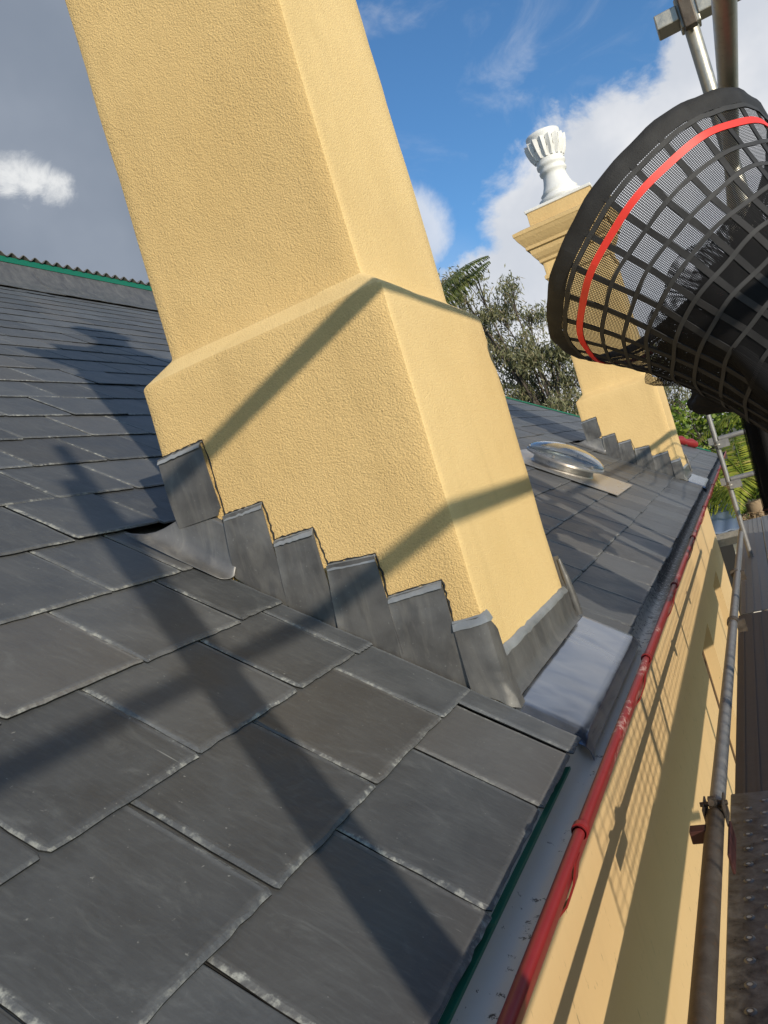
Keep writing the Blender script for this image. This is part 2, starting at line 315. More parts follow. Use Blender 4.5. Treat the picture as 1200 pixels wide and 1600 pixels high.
# ------------------------------------------------------------------ object helpers
def link(o, parent=None):
    COL.objects.link(o)
    if parent: o.parent = parent
    return o
def empty(name, label=None, cat=None, loc=(0, 0, 0), parent=None, group=None, kind=None):
    o = bpy.data.objects.new(name, None); o.location = loc; o.empty_display_size = 0.2
    if label: o['label'] = label
    if cat: o['category'] = cat
    if group: o['group'] = group
    if kind: o['kind'] = kind
    return link(o, parent)
class MB:
    def __init__(s): s.v = []; s.f = []; s.smooth = []; s.uv = None
    def add(s, vs, fs, smooth=False):
        n = len(s.v); s.v += [tuple(x) for x in vs]; s.f += [tuple(i+n for i in f) for f in fs]; s.smooth += [smooth]*len(fs); return n
    def box(s, a, b, M=None):
        (x0, y0, z0), (x1, y1, z1) = a, b
        vs = [Vector(p) for p in ((x0,y0,z0),(x1,y0,z0),(x1,y1,z0),(x0,y1,z0),(x0,y0,z1),(x1,y0,z1),(x1,y1,z1),(x0,y1,z1))]
        if M: vs = [M @ v for v in vs]
        s.add(vs, [(0,3,2,1),(4,5,6,7),(0,1,5,4),(1,2,6,5),(2,3,7,6),(3,0,4,7)])
    def tube(s, pts, r, n=12, cap=True):
        pts = [Vector(p) for p in pts]; rs = r if isinstance(r, (list, tuple)) else [r]*len(pts)
        rings = []; prev = None
        for i, p in enumerate(pts):
            d = (pts[min(i+1, len(pts)-1)]-pts[max(i-1, 0)]).normalized()
            if prev is None:
                a = Vector((0, 0, 1)) if abs(d.z) < 0.9 else Vector((1, 0, 0)); e1 = d.cross(a).normalized()
            else: e1 = (prev-d*prev.dot(d)).normalized()
            prev = e1; e2 = d.cross(e1)
            rings.append([p+rs[i]*(math.cos(2*math.pi*k/n)*e1+math.sin(2*math.pi*k/n)*e2) for k in range(n)])
        vs = [q for R in rings for q in R]; fs = []
        for i in range(len(pts)-1):
            for k in range(n): fs.append((i*n+k, i*n+(k+1) % n, (i+1)*n+(k+1) % n, (i+1)*n+k))
        s.add(vs, fs, True)
        if cap:
            s.add(rings[0], [tuple(range(n))[::-1]]); s.add(rings[-1], [tuple(range(n))])
    def grid(s, P, smooth=True, flip=False):
        a = len(P); b = len(P[0]); vs = [q for r in P for q in r]; fs = []
        for i in range(a-1):
            for j in range(b-1):
                q = (i*b+j, i*b+j+1, (i+1)*b+j+1, (i+1)*b+j); fs.append(q[::-1] if flip else q)
        return s.add(vs, fs, smooth)
    def prism(s, poly, dvec):
        """poly: list of 3-D points, extruded by dvec"""
        n = len(poly); d = Vector(dvec); a = [Vector(p) for p in poly]; vs = a+[p+d for p in a]
        s.add(vs, [tuple(range(n))[::-1], tuple(range(n, 2*n))]+[(i, (i+1) % n, n+(i+1) % n, n+i) for i in range(n)])
    def mesh(s, name, m, attr=None):
        me = bpy.data.meshes.new(name); me.from_pydata(s.v, [], s.f); me.materials.append(m)
        me.polygons.foreach_set('use_smooth', s.smooth)
        return me
    def obj(s, name, m, parent=None, kind=None, label=None, bevel=0, cat=None, group=None, fix=True):
        me = s.mesh(name, m)
        if fix:
            import bmesh
            bm = bmesh.new(); bm.from_mesh(me); bmesh.ops.recalc_face_normals(bm, faces=bm.faces); bm.to_mesh(me); bm.free()
        o = bpy.data.objects.new(name, me); link(o, parent)
        if kind: o['kind'] = kind
        if label: o['label'] = label
        if cat: o['category'] = cat
        if group: o['group'] = group
        if bevel:
            b = o.modifiers.new('bevel', 'BEVEL'); b.width = bevel; b.segments = 2; b.limit_method = 'ANGLE'; b.angle_limit = math.radians(35)
        return o
def fattr(me, name, vals, domain='POINT'):
    a = me.attributes.new(name, 'FLOAT', domain); a.data.foreach_set('value', vals)
def uvset(me, fn):
    l = me.uv_layers.new(name='local')
    for lp in me.loops: l.data[lp.index].uv = fn(lp.vertex_index)

def crisp():
    for o in bpy.data.objects:
        if o.type == 'MESH' and any(m.type == 'SOLIDIFY' for m in o.modifiers) and not any(m.type == 'SUBSURF' for m in o.modifiers):
            e = o.modifiers.new('edges', 'EDGE_SPLIT'); e.split_angle = math.radians(38)
# ------------------------------------------------------------------ key dimensions (metres, camera at origin)
TP = 0.71544; PR = math.atan(TP); CP, SP = math.cos(PR), math.sin(PR)
H0 = 0.8831
EX = -0.4669                       # eave line
GG, SW = 0.2423, 0.3033            # gauge and slate width
RX = -5.25                         # top of the slates
def rz(x): return -TP*x-H0
DN = Vector((CP, 0, -SP)); NRM = Vector((SP, 0, CP))
XC0, XC1, YC, CL_ = -1.2983, -0.5983, 1.5774, 0.7101
ZS, DD, EE = 0.4823, 0.0653, 0.056
CH2 = 5.72
def hip_y(x): return x+12.9
WX = -0.79

def vis(p):
    """projected position, for sorting repeats by how large they show"""
    d = p.dot(CF)
    if d < 0.05: return None
    return (600+FPX*p.dot(CR)/d, 800-FPX*p.dot(CU)/d, d)

# ------------------------------------------------------------------ the ground
mb = MB(); mb.add([(-600, -600, -5.6), (600, -600, -5.6), (600, 900, -5.6), (-600, 900, -5.6)], [(0, 1, 2, 3)])
mb.obj('ground', M_GROUND, kind='structure')
mb = MB(); mb.box((WX+0.01, -6, -5.598), (3.2, 30, -5.56)); mb.obj('path', M_PAVE, kind='structure')

# ------------------------------------------------------------------ the house
house = empty('house', 'yellow rendered house with a dark slate roof, red gutter and two stepped-flashed chimneys', 'house', (WX, 0, -5.6))
HB = Vector((WX, 0, -5.6))
house_inv = Matrix.Translation(-HB)
def child(o, parent=house):
    return o
def place(o):            # parts are modelled in world metres; the house root sits at its base
    o.matrix_parent_inverse = house_inv; return o

Y0 = -1.6
# roof deck under the slates
mb = MB()
off = NRM*(-0.026)
top = [(EX-0.012, Y0), (EX-0.012, hip_y(EX)), (RX, hip_y(RX)), (RX-0.1, Y0)]
pts = [Vector((x, y, rz(x)))+off for x, y in top]
mb.prism([tuple(p) for p in pts], tuple(NRM*(-0.05)))
roof = place(mb.obj('roof', M_DARK, house))
# hip face falling away on the far side
mb = MB()
a = Vector((EX, hip_y(EX)+0.03, rz(EX)-0.03)); b_ = Vector((RX, hip_y(RX)+0.03, rz(RX)-0.03))
mb.add([a, b_, (RX, hip_y(RX)+6.5, -0.6), (RX, hip_y(EX)+0.2, rz(EX)-0.15)], [(0, 1, 2, 3)])
place(mb.obj('hip_face', M_SLATE, house))
# green membrane and capping along the hip
mb = MB(); e = Vector((0, 0, 0.012))
mb.tube([Vector((EX-0.1, hip_y(EX-0.1), rz(EX-0.1)))+e, Vector((RX, hip_y(RX), rz(RX)))+e], 0.010, 8)
place(mb.obj('membrane_strip', M_GREEN, house))
mb = MB(); pts = []
for k in range(12):
    t = k/11; x = -0.72-0.62*t; pts.append(Vector((x, hip_y(x)+0.02, rz(x)+0.05+0.01*(k % 2))))
mb.tube(pts, [0.05+0.02*(k % 2) for k in range(12)], 10)
place(mb.obj('ridge_capping', M_RED, house, label='faded red capping on the far hip'))

# slates ---------------------------------------------------------------
SLEN = 2*GG+0.02; TH = 0.0055; RISE = 0.0145
def slate_mesh(w, L, seed, lod, v0=0.0):
    """w wide (local y), L long (local x, head at v0), thick TH; dressed rim on three sides"""
    rnd = random.Random(seed)
    nt_, ns = ((13, 10) if lod else (5, 3))
    j = 0.0016 if lod else 0.0012
    out = []                                # outline from head-left, down the left, along the tail, up the right
    cl, cr_ = (rnd.uniform(0.003, 0.014) for _ in range(2))
    for i in range(ns+1):
        t = i/ns; x = v0+(L-v0-cl)*t; out.append([x, 0.0+(rnd.uniform(-j, j) if i else 0)])
    for i in range(nt_+1):
        t = i/nt_; y = cl*0.6+(w-(cl+cr_)*0.6)*t; out.append([L+rnd.uniform(-j*1.2, j), y])
    for i in range(ns+1):
        t = 1-i/ns; x = v0+(L-v0-cr_)*t; out.append([x, w+(rnd.uniform(-j, j) if i < ns else 0)])
    n = len(out); cx, cy = (v0+L)/2, w/2
    def h(x): return RISE*(x/SLEN)
    vs = []; rim = []; uv = []
    warp = rnd.uniform(-0.0012, 0.0012)
    def pt(x, y, z, r):
        vs.append((x, y, h(x)+z+warp*math.sin(3*x/SLEN)*(y/w-.5))); rim.append(r); uv.append((y, x))
    chm = [rnd.uniform(0.003, 0.0085) if lod else rnd.uniform(0.004, 0.007) for _ in range(n)]
    if lod:                                 # inner field ring so the rim colour stays near the edge
        for i, (x, y) in enumerate(out):
            k = 0.015; ix = min(x, L-k) if x > v0+k else x
            iy = min(max(y, k), w-k) if w > 2.4*k else w/2
            pt(min(ix, L-k), iy, TH, 0.0)
    n0 = len(vs)
    for i, (x, y) in enumerate(out):
        c = chm[i]; ix = x-c if x > L-c*2 else x; iy = min(max(y, c), w-c)
        pt(ix, iy, TH-0.0001, 0.62 if lod else 0.12)
    n1_ = len(vs)
    for x, y in out: pt(x, y, TH*0.45, 1.0 if lod else 0.5)
    n2 = len(vs)
    for x, y in out: pt(x, y, 0.0, -1.0)
    fs = []
    if lod:
        fs.append(tuple(range(0, n)))
        for i in range(n-1): fs.append((i, n0+i, n0+i+1, i+1))
    else: fs.append(tuple(range(n0, n0+n)))
    for a0, a1 in ((n0, n1_), (n1_, n2)):
        for i in range(n-1): fs.append((a0+i, a1+i, a1+i+1, a0+i+1))
    return vs, fs, rim, uv
def slate_data(name, w, L, seed, lod, v0=0.0):
    vs, fs, rim, uv = slate_mesh(w, L, seed, lod, v0)
    me = bpy.data.meshes.new(name); me.from_pydata(vs, [], fs); me.materials.append(M_SLATE)
    fattr(me, 'rim', rim); fattr(me, 'rnd', [0.0]*len(vs)); uvset(me, lambda i: uv[i])
    return me
rnd = random.Random(5)
near_v = [slate_data('slate', SW-0.0035, SLEN, 100+i, True) for i in range(10)]
far_v = [slate_data('slate', SW-0.008, SLEN, 200+i, False) for i in range(6)]
slates = []
NK = int((EX-RX)/(GG*CP))+1
for k in range(NK):
    xt = EX-k*GG*CP                           # tail line
    ph = (0.037, 0.173)[k % 2] if k != 2 else 0.0274
    y = ph-6*SW; js = []
    while y < hip_y(xt)+0.1+SW: js.append(y); y += SW
    if k <= 4:                              # no slivers beside the chimneys: cut slates keep a workable width
        for yo in (0, CH2):
            a, b = YC+yo-0.013, YC+yo+CL_+0.016
            js = [a-0.085 if a-0.06 < j < a+0.01 else (b+0.08 if b < j < b+0.06 else j) for j in js]
    for j0, j1 in zip(js[:-1], js[1:]): slates.append((k, xt, j0, j1))
def cuts(k, xt, y0, y1):
    """trim a slate against the chimneys and their lead"""
    segs = [(y0, y1)]
    if k <= 4:
        for yo in (0, CH2):
            a, b = YC+yo-0.013, YC+yo+CL_+0.004
            if k == 0: b += 0.012
            new = []
            for s0, s1 in segs:
                if s1 <= a or s0 >= b: new.append((s0, s1))
                else:
                    if s0 < a-0.03: new.append((s0, a))
                    if s1 > b+0.03: new.append((b, s1))
            segs = new
    elif k in (5, 6):                       # long heads stop at the chimney, tails run over it only outside
        pass
    return segs
items = []
for k, xt, y, ye in slates:
    jy = rnd.uniform(-0.0015, 0.0015); jx = rnd.uniform(-0.005, 0.005); rot = rnd.gauss(0, 0.0045); lift = rnd.uniform(0, 0.0014)+(0.004 if rnd.random() < 0.04 else 0)
    hy = hip_y(xt)
    y1 = min(ye, hy)
    if y1-y < 0.04: continue
    for s0, s1 in cuts(k, xt, y, y1):
        c = Vector((xt-0.1, (s0+s1)/2, rz(xt-0.1)))
        size = 0; v = vis(c)
        if v and -150 < v[0] < 1350 and -100 < v[1] < 1750:
            n_ = c.normalized(); size = (s1-s0)*GG*abs(n_.dot(NRM))/(v[2]**2)
            if -0 < 640-v[0] and v[1] < 440 and v[0] > 230: size *= 0.1
            # hidden behind the near chimney shaft
            if 240 < v[0] < 800 and c.y > YC+CL_+0.1 and v[1] < 860: size *= 0.05
        items.append((size, k, xt, s0, s1, jx, jy, rot, lift))
items.sort(key=lambda t: -t[0])
vsA, fsA, rimA, uvA, rnA = [], [], [], [], []
def slate_matrix(xt, y, jx, jy, rot, lift, k):
    L = SLEN
    tail_top = Vector((xt, y+jy, rz(xt)))                     # top of the tail edge on the measured plane
    org = tail_top-DN*(L+jx)-NRM*(RISE+TH-lift)
    M = Matrix(((DN.x, 0, NRM.x, org.x), (0, 1, 0, org.y), (DN.z, 0, NRM.z, org.z), (0, 0, 0, 1)))
    c = Matrix.Translation((L/2, SW/2, 0))
    return M @ c @ Matrix.Rotation(rot, 4, 'Z') @ c.inverted()
nsl = 0
for i, (size, k, xt, s0, s1, jx, jy, rot, lift) in enumerate(items):
    if size <= 0 and s1 < -0.5: continue
    full = abs((s1-s0)-SW) < 1e-4
    trimmed = not full
    M = slate_matrix(xt, s0, jx, 0 if trimmed else jy, 0 if trimmed else rot, lift, k)
    if k in (5,) and YC-0.25 < s0 < YC+0.05: M = Matrix.Translation(NRM*0.004) @ M
    v0 = 0.0
    # heads of the course above the chimney are cut where the lead gutter starts
    if k in (3, 4) and trimmed: v0 = 0.0
    if nsl < 296 and size > 0:
        lod = nsl < 64
        if full: me = (near_v if lod else far_v)[rnd.randrange(10 if lod else 6)]
        else: me = slate_data('slate', s1-s0-0.0035, SLEN, 300+i, lod, v0)
        o = bpy.data.objects.new('slate', me); link(o, roof); o.matrix_parent_inverse = Matrix.Identity(4); o.matrix_local = M
        nsl += 1
    else:
        vs, fs, rim, uv = slate_mesh(s1-s0-0.0035, SLEN, 300+i, False)
        n = len(vsA); vsA += [tuple(M @ Vector(v)) for v in vs]; fsA += [tuple(a+n for a in f) for f in fs]; rimA += rim; uvA += uv; rnA += [rnd.random()]*len(vs)
me = bpy.data.meshes.new('slate_field'); me.from_pydata(vsA, [], fsA); me.materials.append(M_SLATE)
fattr(me, 'rim', rimA); fattr(me, 'rnd', rnA); uvset(me, lambda i: uvA[i])
o = bpy.data.objects.new('slate_field', me); link(o, roof); o['kind'] = 'stuff'

# green membrane showing under the first slates, and a tilting strip
mb = MB(); mb.box((EX-0.01, Y0, rz(EX)-0.0185), (EX+0.0015, 1.45, rz(EX)-0.0135)); place(mb.obj('eave_membrane', M_GREEN, house))

# lead and corrugated capping at the top of the slates -------------------
def sheet(P, m, name, parent, t=0.003, kind=None, wob=0.0, seed=0, label=None):
    """P: grid of points -> solid bent sheet"""
    if wob:
        P = [[Vector(q)+Vector((mnoise.noise(Vector(q)*7+Vector((seed, 0, 0))), mnoise.noise(Vector(q)*7+Vector((0, seed+9, 0))), mnoise.noise(Vector(q)*7+Vector((0, 0, seed+5)))))*wob for q in r] for r in P]
    mb = MB(); mb.grid(P)
    o = mb.obj(name, m, parent, kind=kind, label=label, fix=False)
    s = o.modifiers.new('solid', 'SOLIDIFY'); s.thickness = t; s.offset = 0
    return place(o)
RL0, RL1 = Y0, hip_y(RX)+0.6
def lerp(a, b, t): return a+(b-a)*t
prof = [(RX+0.16, rz(RX+0.16)+0.012), (RX+0.02, rz(RX+0.02)+0.016), (RX-0.05, rz(RX-0.05)+0.05), (RX-0.10, rz(RX)+0.20), (RX-0.13, rz(RX)+0.30)]
seams = [Y0, 1.9, 5.55, RL1]
for i in range(3):
    P = []
    for kx, (x, z) in enumerate(prof):
        P.append([Vector((x, lerp(seams[i]-(0.03 if i else 0), seams[i+1], j/30), z+0.004*i+0.006*mnoise.noise(Vector((x*3, j*0.7+i*40, 0))))) for j in range(31)])
    sheet(P, M_LEAD, 'ridge_flashing', house, 0.004)
mb = MB(); zc = rz(RX)+0.36
P = [[Vector((RX-0.10-0.30*i, RL0+j*0.0125, zc-0.02*i+0.020*math.sin(2*math.pi*j*0.0125/0.13))) for j in range(int((RL1-RL0)/0.0125))] for i in range(4)]
mb.grid(P)
o = mb.obj('corrugated_sheet', M_CORR, house, fix=False); s = o.modifiers.new('solid', 'SOLIDIFY'); s.thickness = 0.006; place(o)
mb = MB(); mb.box((RX-0.16, RL0, rz(RX)+0.285), (RX-0.115, RL1, zc-0.022)); place(mb.obj('membrane_strip', M_GREEN, house))

# chimneys ---------------------------------------------------------------
def rect_ring(x0, y0, x1, y1, z): return [Vector((x0, y0, z)), Vector((x1, y0, z)), Vector((x1, y1, z)), Vector((x0, y1, z))]
def stack(mb, rings, cap=True):
    n = len(mb.v); vs = [q for r in rings for q in r]; fs = []
    for i in range(len(rings)-1):
        for k in range(4): fs.append((i*4+k, i*4+(k+1) % 4, (i+1)*4+(k+1) % 4, (i+1)*4+k))
    if cap: fs.append(tuple(range((len(rings)-1)*4, len(rings)*4)))
    mb.add(vs, fs)
def chimney(yo, label, detail):
    y0, y1 = YC+yo, YC+yo+CL_
    mb = MB()
    stack(mb, [rect_ring(XC0, y0, XC1, y1, rz(XC1)-0.06), rect_ring(XC0, y0, XC1, y1, ZS),
               rect_ring(XC0+DD, y0+DD, XC1-DD, y1-DD, ZS+EE), rect_ring(XC0+DD, y0+DD, XC1-DD, y1-DD, 1.83)])
    ch = mb.obj('chimney', M_STUCCO if detail else M_SMOOTH, house, label=label)
    import bmesh
    bm = bmesh.new(); bm.from_mesh(ch.data)
    ed_ = [e for e in bm.edges]; bmesh.ops.bevel(bm, geom=ed_, offset=0.007, segments=2, profile=0.5, affect='EDGES')
    for ax, rng in ((2, [-0.9+0.06*i for i in range(46)]), (0, [-1.27+0.07*i for i in range(10)]), (1, [y0+0.03+0.07*i for i in range(10)])):
        for c_ in rng:
            co = [0, 0, 0]; no = [0, 0, 0]; co[ax] = c_; no[ax] = 1
            bmesh.ops.bisect_plane(bm, geom=bm.verts[:]+bm.edges[:]+bm.faces[:], plane_co=co, plane_no=no)
    for v in bm.verts:
        q = v.co.copy()
        v.co += Vector((mnoise.noise(q*5), mnoise.noise(q*5+Vector((7, 0, 0))), mnoise.noise(q*5+Vector((0, 9, 0)))))*0.0035+Vector((mnoise.noise(q*23), mnoise.noise(q*23+Vector((7, 0, 0))), 0))*0.0012
    bm.normal_update(); bm.to_mesh(ch.data); bm.free()
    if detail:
        ch.data.materials.append(M_FLOAT_LIT)
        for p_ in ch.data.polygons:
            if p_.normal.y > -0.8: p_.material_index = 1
    ch.data.polygons.foreach_set('use_smooth', [True]*len(ch.data.polygons))
    es = ch.modifiers.new('edges', 'EDGE_SPLIT'); es.split_angle = math.radians(25)
    place(ch)
    def ins(d, z): return rect_ring(XC0+DD-d, y0+DD-d, XC1-DD+d, y1-DD+d, z)
    mb = MB()
    stack(mb, [ins(0.002, 1.635), ins(0.016, 1.645), ins(0.016, 1.672), ins(0.002, 1.685)])
    m_ = mb.obj('astragal', M_MOULD, ch, bevel=0.003)
    mb = MB()
    stack(mb, [ins(0.004, 1.79), ins(0.020, 1.80), ins(0.022, 1.825), ins(0.040, 1.845), ins(0.062, 1.885), ins(0.070, 1.93), ins(0.092, 1.932),
               ins(0.094, 1.96), ins(0.112, 1.985), ins(0.140, 2.03), ins(0.155, 2.065), ins(0.160, 2.068), ins(0.160, 2.098), ins(0.085, 2.125), ins(0.035, 2.14)])
    mb.obj('cornice', M_MOULD, ch, bevel=0.003)
    mb = MB(); stack(mb, [ins(0.010, 2.135), ins(0.010, 2.262)]); mb.obj('plinth', M_MOULD, ch, bevel=0.004)
    # white cap and urn
    cx, cy = (XC0+XC1)/2, (y0+y1)/2
    mb = MB(); stack(mb, [ins(0.006, 2.262), ins(0.022, 2.268), ins(0.024, 2.292), ins(-0.08, 2.312), ins(-0.16, 2.335)]); mb.obj('cap', M_WHITE, ch, bevel=0.004)
    urn_p = [(0.170, 2.33), (0.205, 2.345), (0.205, 2.375), (0.165, 2.39), (0.158, 2.41), (0.172, 2.425), (0.150, 2.445), (0.125, 2.50), (0.110, 2.56), (0.106, 2.60),
             (0.124, 2.61), (0.128, 2.63), (0.118, 2.645), (0.122, 2.665), (0.134, 2.675), (0.134, 2.70), (0.124, 2.71), (0.138, 2.76), (0.160, 2.81)]
    mb = MB(); n = 40
    P = [[Vector((cx+r*math.cos(2*math.pi*k/n), cy+r*math.sin(2*math.pi*k/n), z)) for k in range(n+1)] for r, z in urn_p]
    mb.grid(P)
    # inner cup with rim
    cup = [(0.150, 2.80), (0.150, 2.93), (0.158, 2.945), (0.158, 2.975), (0.135, 2.98), (0.125, 2.93), (0.0, 2.92)]
    mb.grid([[Vector((cx+r*math.cos(2*math.pi*k/n), cy+r*math.sin(2*math.pi*k/n), z)) for k in range(n+1)] for r, z in cup])
    urn = mb.obj('urn', M_WHITE, ch)
    mb = MB(); nl = 16
    for k in range(nl):                      # ring of upright leaves
        a = 2*math.pi*k/nl; w = math.pi/nl*0.98
        def q(r, da, z): return Vector((cx+r*math.cos(a+da), cy+r*math.sin(a+da), z))
        rows = [[q(0.135, -w*0.55, 2.735), q(0.142, 0, 2.735), q(0.135, w*0.55, 2.735)],
                [q(0.150, -w*0.8, 2.79), q(0.172, 0, 2.79), q(0.150, w*0.8, 2.79)],
                [q(0.166, -w, 2.855), q(0.192, 0, 2.86), q(0.166, w, 2.855)],
                [q(0.180, -w*0.9, 2.90), q(0.198, 0, 2.91), q(0.180, w*0.9, 2.90)]]
        back = [[q(0.120, -w*0.55, 2.735), q(0.120, 0, 2.735), q(0.120, w*0.55, 2.735)], [q(0.140, -w*0.8, 2.79), q(0.140, 0, 2.79), q(0.140, w*0.8, 2.79)],
                [q(0.148, -w, 2.855), q(0.148, 0, 2.86), q(0.148, w, 2.855)], [q(0.152, -w*0.9, 2.90), q(0.152, 0, 2.91), q(0.152, w*0.9, 2.90)]]
        mb.grid(rows, False); mb.grid(back, False, True)
        for A, B in ((0, 0), (2, 2)):
            for i in range(3): mb.add([rows[i][A], rows[i+1][A], back[i+1][A], back[i][A]], [(0, 1, 2, 3)])
        mb.add([rows[3][0], rows[3][1], rows[3][2], back[3][2], back[3][1], back[3][0]], [(0, 1, 2, 3, 4, 5)])
    mb.obj('leaf_ring', M_WHITE, ch)
    return ch
ch1 = chimney(0, 'near yellow textured chimney with stepped lead flashing', True)
ch2 = chimney(CH2, 'far yellow chimney with cornice and white urn on top', False)

# stepped flashing: quads on the front face (x, z), top edge dressed into a chase
PIECES = [[(-1.303, 0.297), (-1.165, 0.302), (-1.158, 0.118), (-1.300, 0.116)],
          [(-1.163, 0.112), (-1.049, 0.113), (-1.049, -0.128), (-1.178, -0.022)],
          [(-1.045, 0.017), (-0.935, 0.018), (-0.933, -0.207), (-1.057, -0.126)],
          [(-0.924, -0.072), (-0.799, -0.079), (-0.798, -0.304), (-0.941, -0.205)],
          [(-0.798, -0.178), (-0.664, -0.172), (-0.662, -0.402), (-0.808, -0.301)]]
def flashing(yo, ch):
    yf = YC+yo
    for i, q in enumerate(PIECES):
        (ax, az), (bx, bz), (cx, cz), (dx, dz) = q
        P = []; nu, nv = 10, 12
        for r in range(nv+1):
            t = r/nv; row = []
            for c in range(nu+1):
                s = c/nu
                x = lerp(lerp(ax, bx, s), lerp(dx, cx, s), t); z = lerp(lerp(az, bz, s), lerp(dz-(0.022 if i else 0), cz-(0.022 if i else 0), s), t)
                # rounded lower corners
                if r == nv and (c == nu): x -= 0.010; z += 0.010
                if i and r == nv and c == 0: z += 0.004
                out_ = 0.006+0.004*i % 2*0+0.003*math.sin(t*3.1)+0.0045*mnoise.noise(Vector((x*11, z*9, i*3+yo)))+(0.003 if i % 2 else 0.0)+(0.007 if i == 0 else 0)
                if c == 0 and i: out_ += 0.003
                row.append(Vector((x, yf-out_, z)))
            P.append(row)
        mb = MB(); mb.grid(P, True)
        o = mb.obj('step_flashing', M_LEAD, ch, fix=False); s = o.modifiers.new('solid', 'SOLIDIFY'); s.thickness = 0.0024; s.offset = 0
        # dark broken gap where the render meets the lead
        mb = MB(); rr = random.Random(i*7+int(yo)); pp = []
        nx = PIECES[i+1][0] if i < 4 else (-0.664, -0.266)
        for c in range(15): t_ = c/14; pp.append((lerp(ax, bx, t_), yf-0.001, lerp(az, bz, t_)+0.004+rr.uniform(-.0012, .0022)))
        for c in range(1, 11): t_ = c/10; pp.append((lerp(bx, nx[0]-0.002, t_)+0.0015+rr.uniform(-.0015, .003), yf-0.001, lerp(bz, nx[1], t_)))
        mb.tube(pp, [rr.uniform(0.0008, 0.0026) for _ in pp], 6); mb.obj('mortar_gap', M_DARK, ch)
        # bright dressed turn-in along the top
        P = []
        for t, (oo, zz) in enumerate(((0.0008, 0.002), (0.005, -0.001), (0.0125, -0.010), (0.0128, -0.013))):
            P.append([Vector((lerp(ax, bx, c/12), yf-oo-(0.007 if i == 0 and t else 0.0)-0.001*mnoise.noise(Vector((c*1.3, i, t))), lerp(az, bz, c/12)+zz+0.003*mnoise.noise(Vector((c*0.9, i*7, 0))))) for c in range(13)])
        mb = MB(); mb.grid(P, True)
        o = mb.obj('dressed_edge', M_LEAD_EDGE, ch, fix=False); s = o.modifiers.new('solid', 'SOLIDIFY'); s.thickness = 0.0018; s.offset = 0
    # corner piece that folds round on to the gutter side
    xs = [-0.664, -0.645, -0.625, -0.608, -0.598, -0.5915, -0.589, -0.589, -0.589, -0.589]
    ys = [-0.009, -0.010, -0.010, -0.0095, -0.0085, -0.006, 0.0, 0.012, 0.025, 0.034]
    P = []
    for r in range(11):
        t = r/10; row = []
        for c in range(10):
            fl = 0.004+0.012*t**2*(c > 5)
            topz = -0.266+0.008*(c/9)+(0.0 if c < 6 else -0.012*(c-5))
            botz = lerp(-0.418, -0.474, min(1, c/6))
            row.append(Vector((xs[c]+(fl if c > 4 else 0), yf+ys[c]-(0.004+0.004*t if c < 6 else 0), lerp(topz, botz, t))))
        P.append(row)
    mb = MB(); mb.grid(P, True)
    o = mb.obj('corner_flashing', M_LEAD, ch, fix=False); s = o.modifiers.new('solid', 'SOLIDIFY'); s.thickness = 0.0024; s.offset = 0
    P = []
    for t, (oo, zz) in enumerate(((0.0005, 0.004), (0.004, 0.0), (0.0085, -0.014), (0.0088, -0.017))):
        P.append([Vector((xs[c]+(oo if c > 4 else 0), yf+ys[c]-(oo if c < 6 else 0), -0.266+0.008*(c/9)+zz+0.003*mnoise.noise(Vector((c*1.1, t, 3.3))))) for c in range(8)])
    mb = MB(); mb.grid(P, True)
    o = mb.obj('dressed_edge', M_LEAD_EDGE, ch, fix=False); s = o.modifiers.new('solid', 'SOLIDIFY'); s.thickness = 0.0018; s.offset = 0
    # upstand along the gutter-side face
    P = []
    for zz, xx in ((-0.356, 0.001), (-0.362, 0.007), (-0.375, 0.009), (-0.42, 0.010), (-0.443, 0.014), (-0.455, 0.024)):
        P.append([Vector((XC1+xx+0.002*mnoise.noise(Vector((c*0.8, zz*20, 0))), lerp(yf+0.004, yf+CL_+0.01, c/24), zz+0.004*mnoise.noise(Vector((c*0.7, 5, 1)))*(zz > -0.40))) for c in range(25)])
    mb = MB(); mb.grid(P, True)
    o = mb.obj('apron_upstand', M_LEAD, ch, fix=False); s = o.modifiers.new('solid', 'SOLIDIFY'); s.thickness = 0.0024; s.offset = 0
    P = []
    for zz, xx in ((-0.351, 0.0005), (-0.355, 0.005), (-0.366, 0.0115), (-0.369, 0.0115)):
        P.append([Vector((XC1+xx+0.001*mnoise.noise(Vector((c*0.9, zz*20, 0))), lerp(yf+0.03, yf+CL_+0.004, c/24), zz+0.004*mnoise.noise(Vector((c*0.7, 5, 1))))) for c in range(25)])
    mb = MB(); mb.grid(P, True)
    o = mb.obj('dressed_edge', M_LEAD_EDGE, ch, fix=False); s = o.modifiers.new('solid', 'SOLIDIFY'); s.thickness = 0.0018; s.offset = 0
    # flat apron lying on the roof, rolled down into the gutter
    P = []
    ya, yb = yf-0.012, yf+CL_+0.11
    for j, x in enumerate((-0.585, -0.56, -0.53, -0.50, -0.472, -0.460, -0.453, -0.451)):
        zz = rz(x)-0.001 if j < 5 else rz(-0.472)+(-0.009, -0.019, -0.040)[j-5]
        P.append([Vector((x, lerp(ya, yb, c/30), zz-(0.016 if c in (0, 30) else 0)+0.0014*mnoise.noise(Vector((x*14, c*0.45, 2))))) for c in range(31)])
    mb = MB(); mb.grid(P, True)
    o = mb.obj('lead_apron', M_APRON, ch, fix=False); s = o.modifiers.new('solid', 'SOLIDIFY'); s.thickness = 0.0018; s.offset = -1
    # rolled end of the back flashing at the far corner
    mb = MB(); e0 = Vector((XC1+0.012, yf+CL_+0.004, -0.27)); e1 = Vector((XC1+0.020, yf+CL_+0.02, -0.445))
    mb.tube([e0, lerp(e0, e1, .3), lerp(e0, e1, .7), e1], [0.006, 0.011, 0.0125, 0.011], 10)
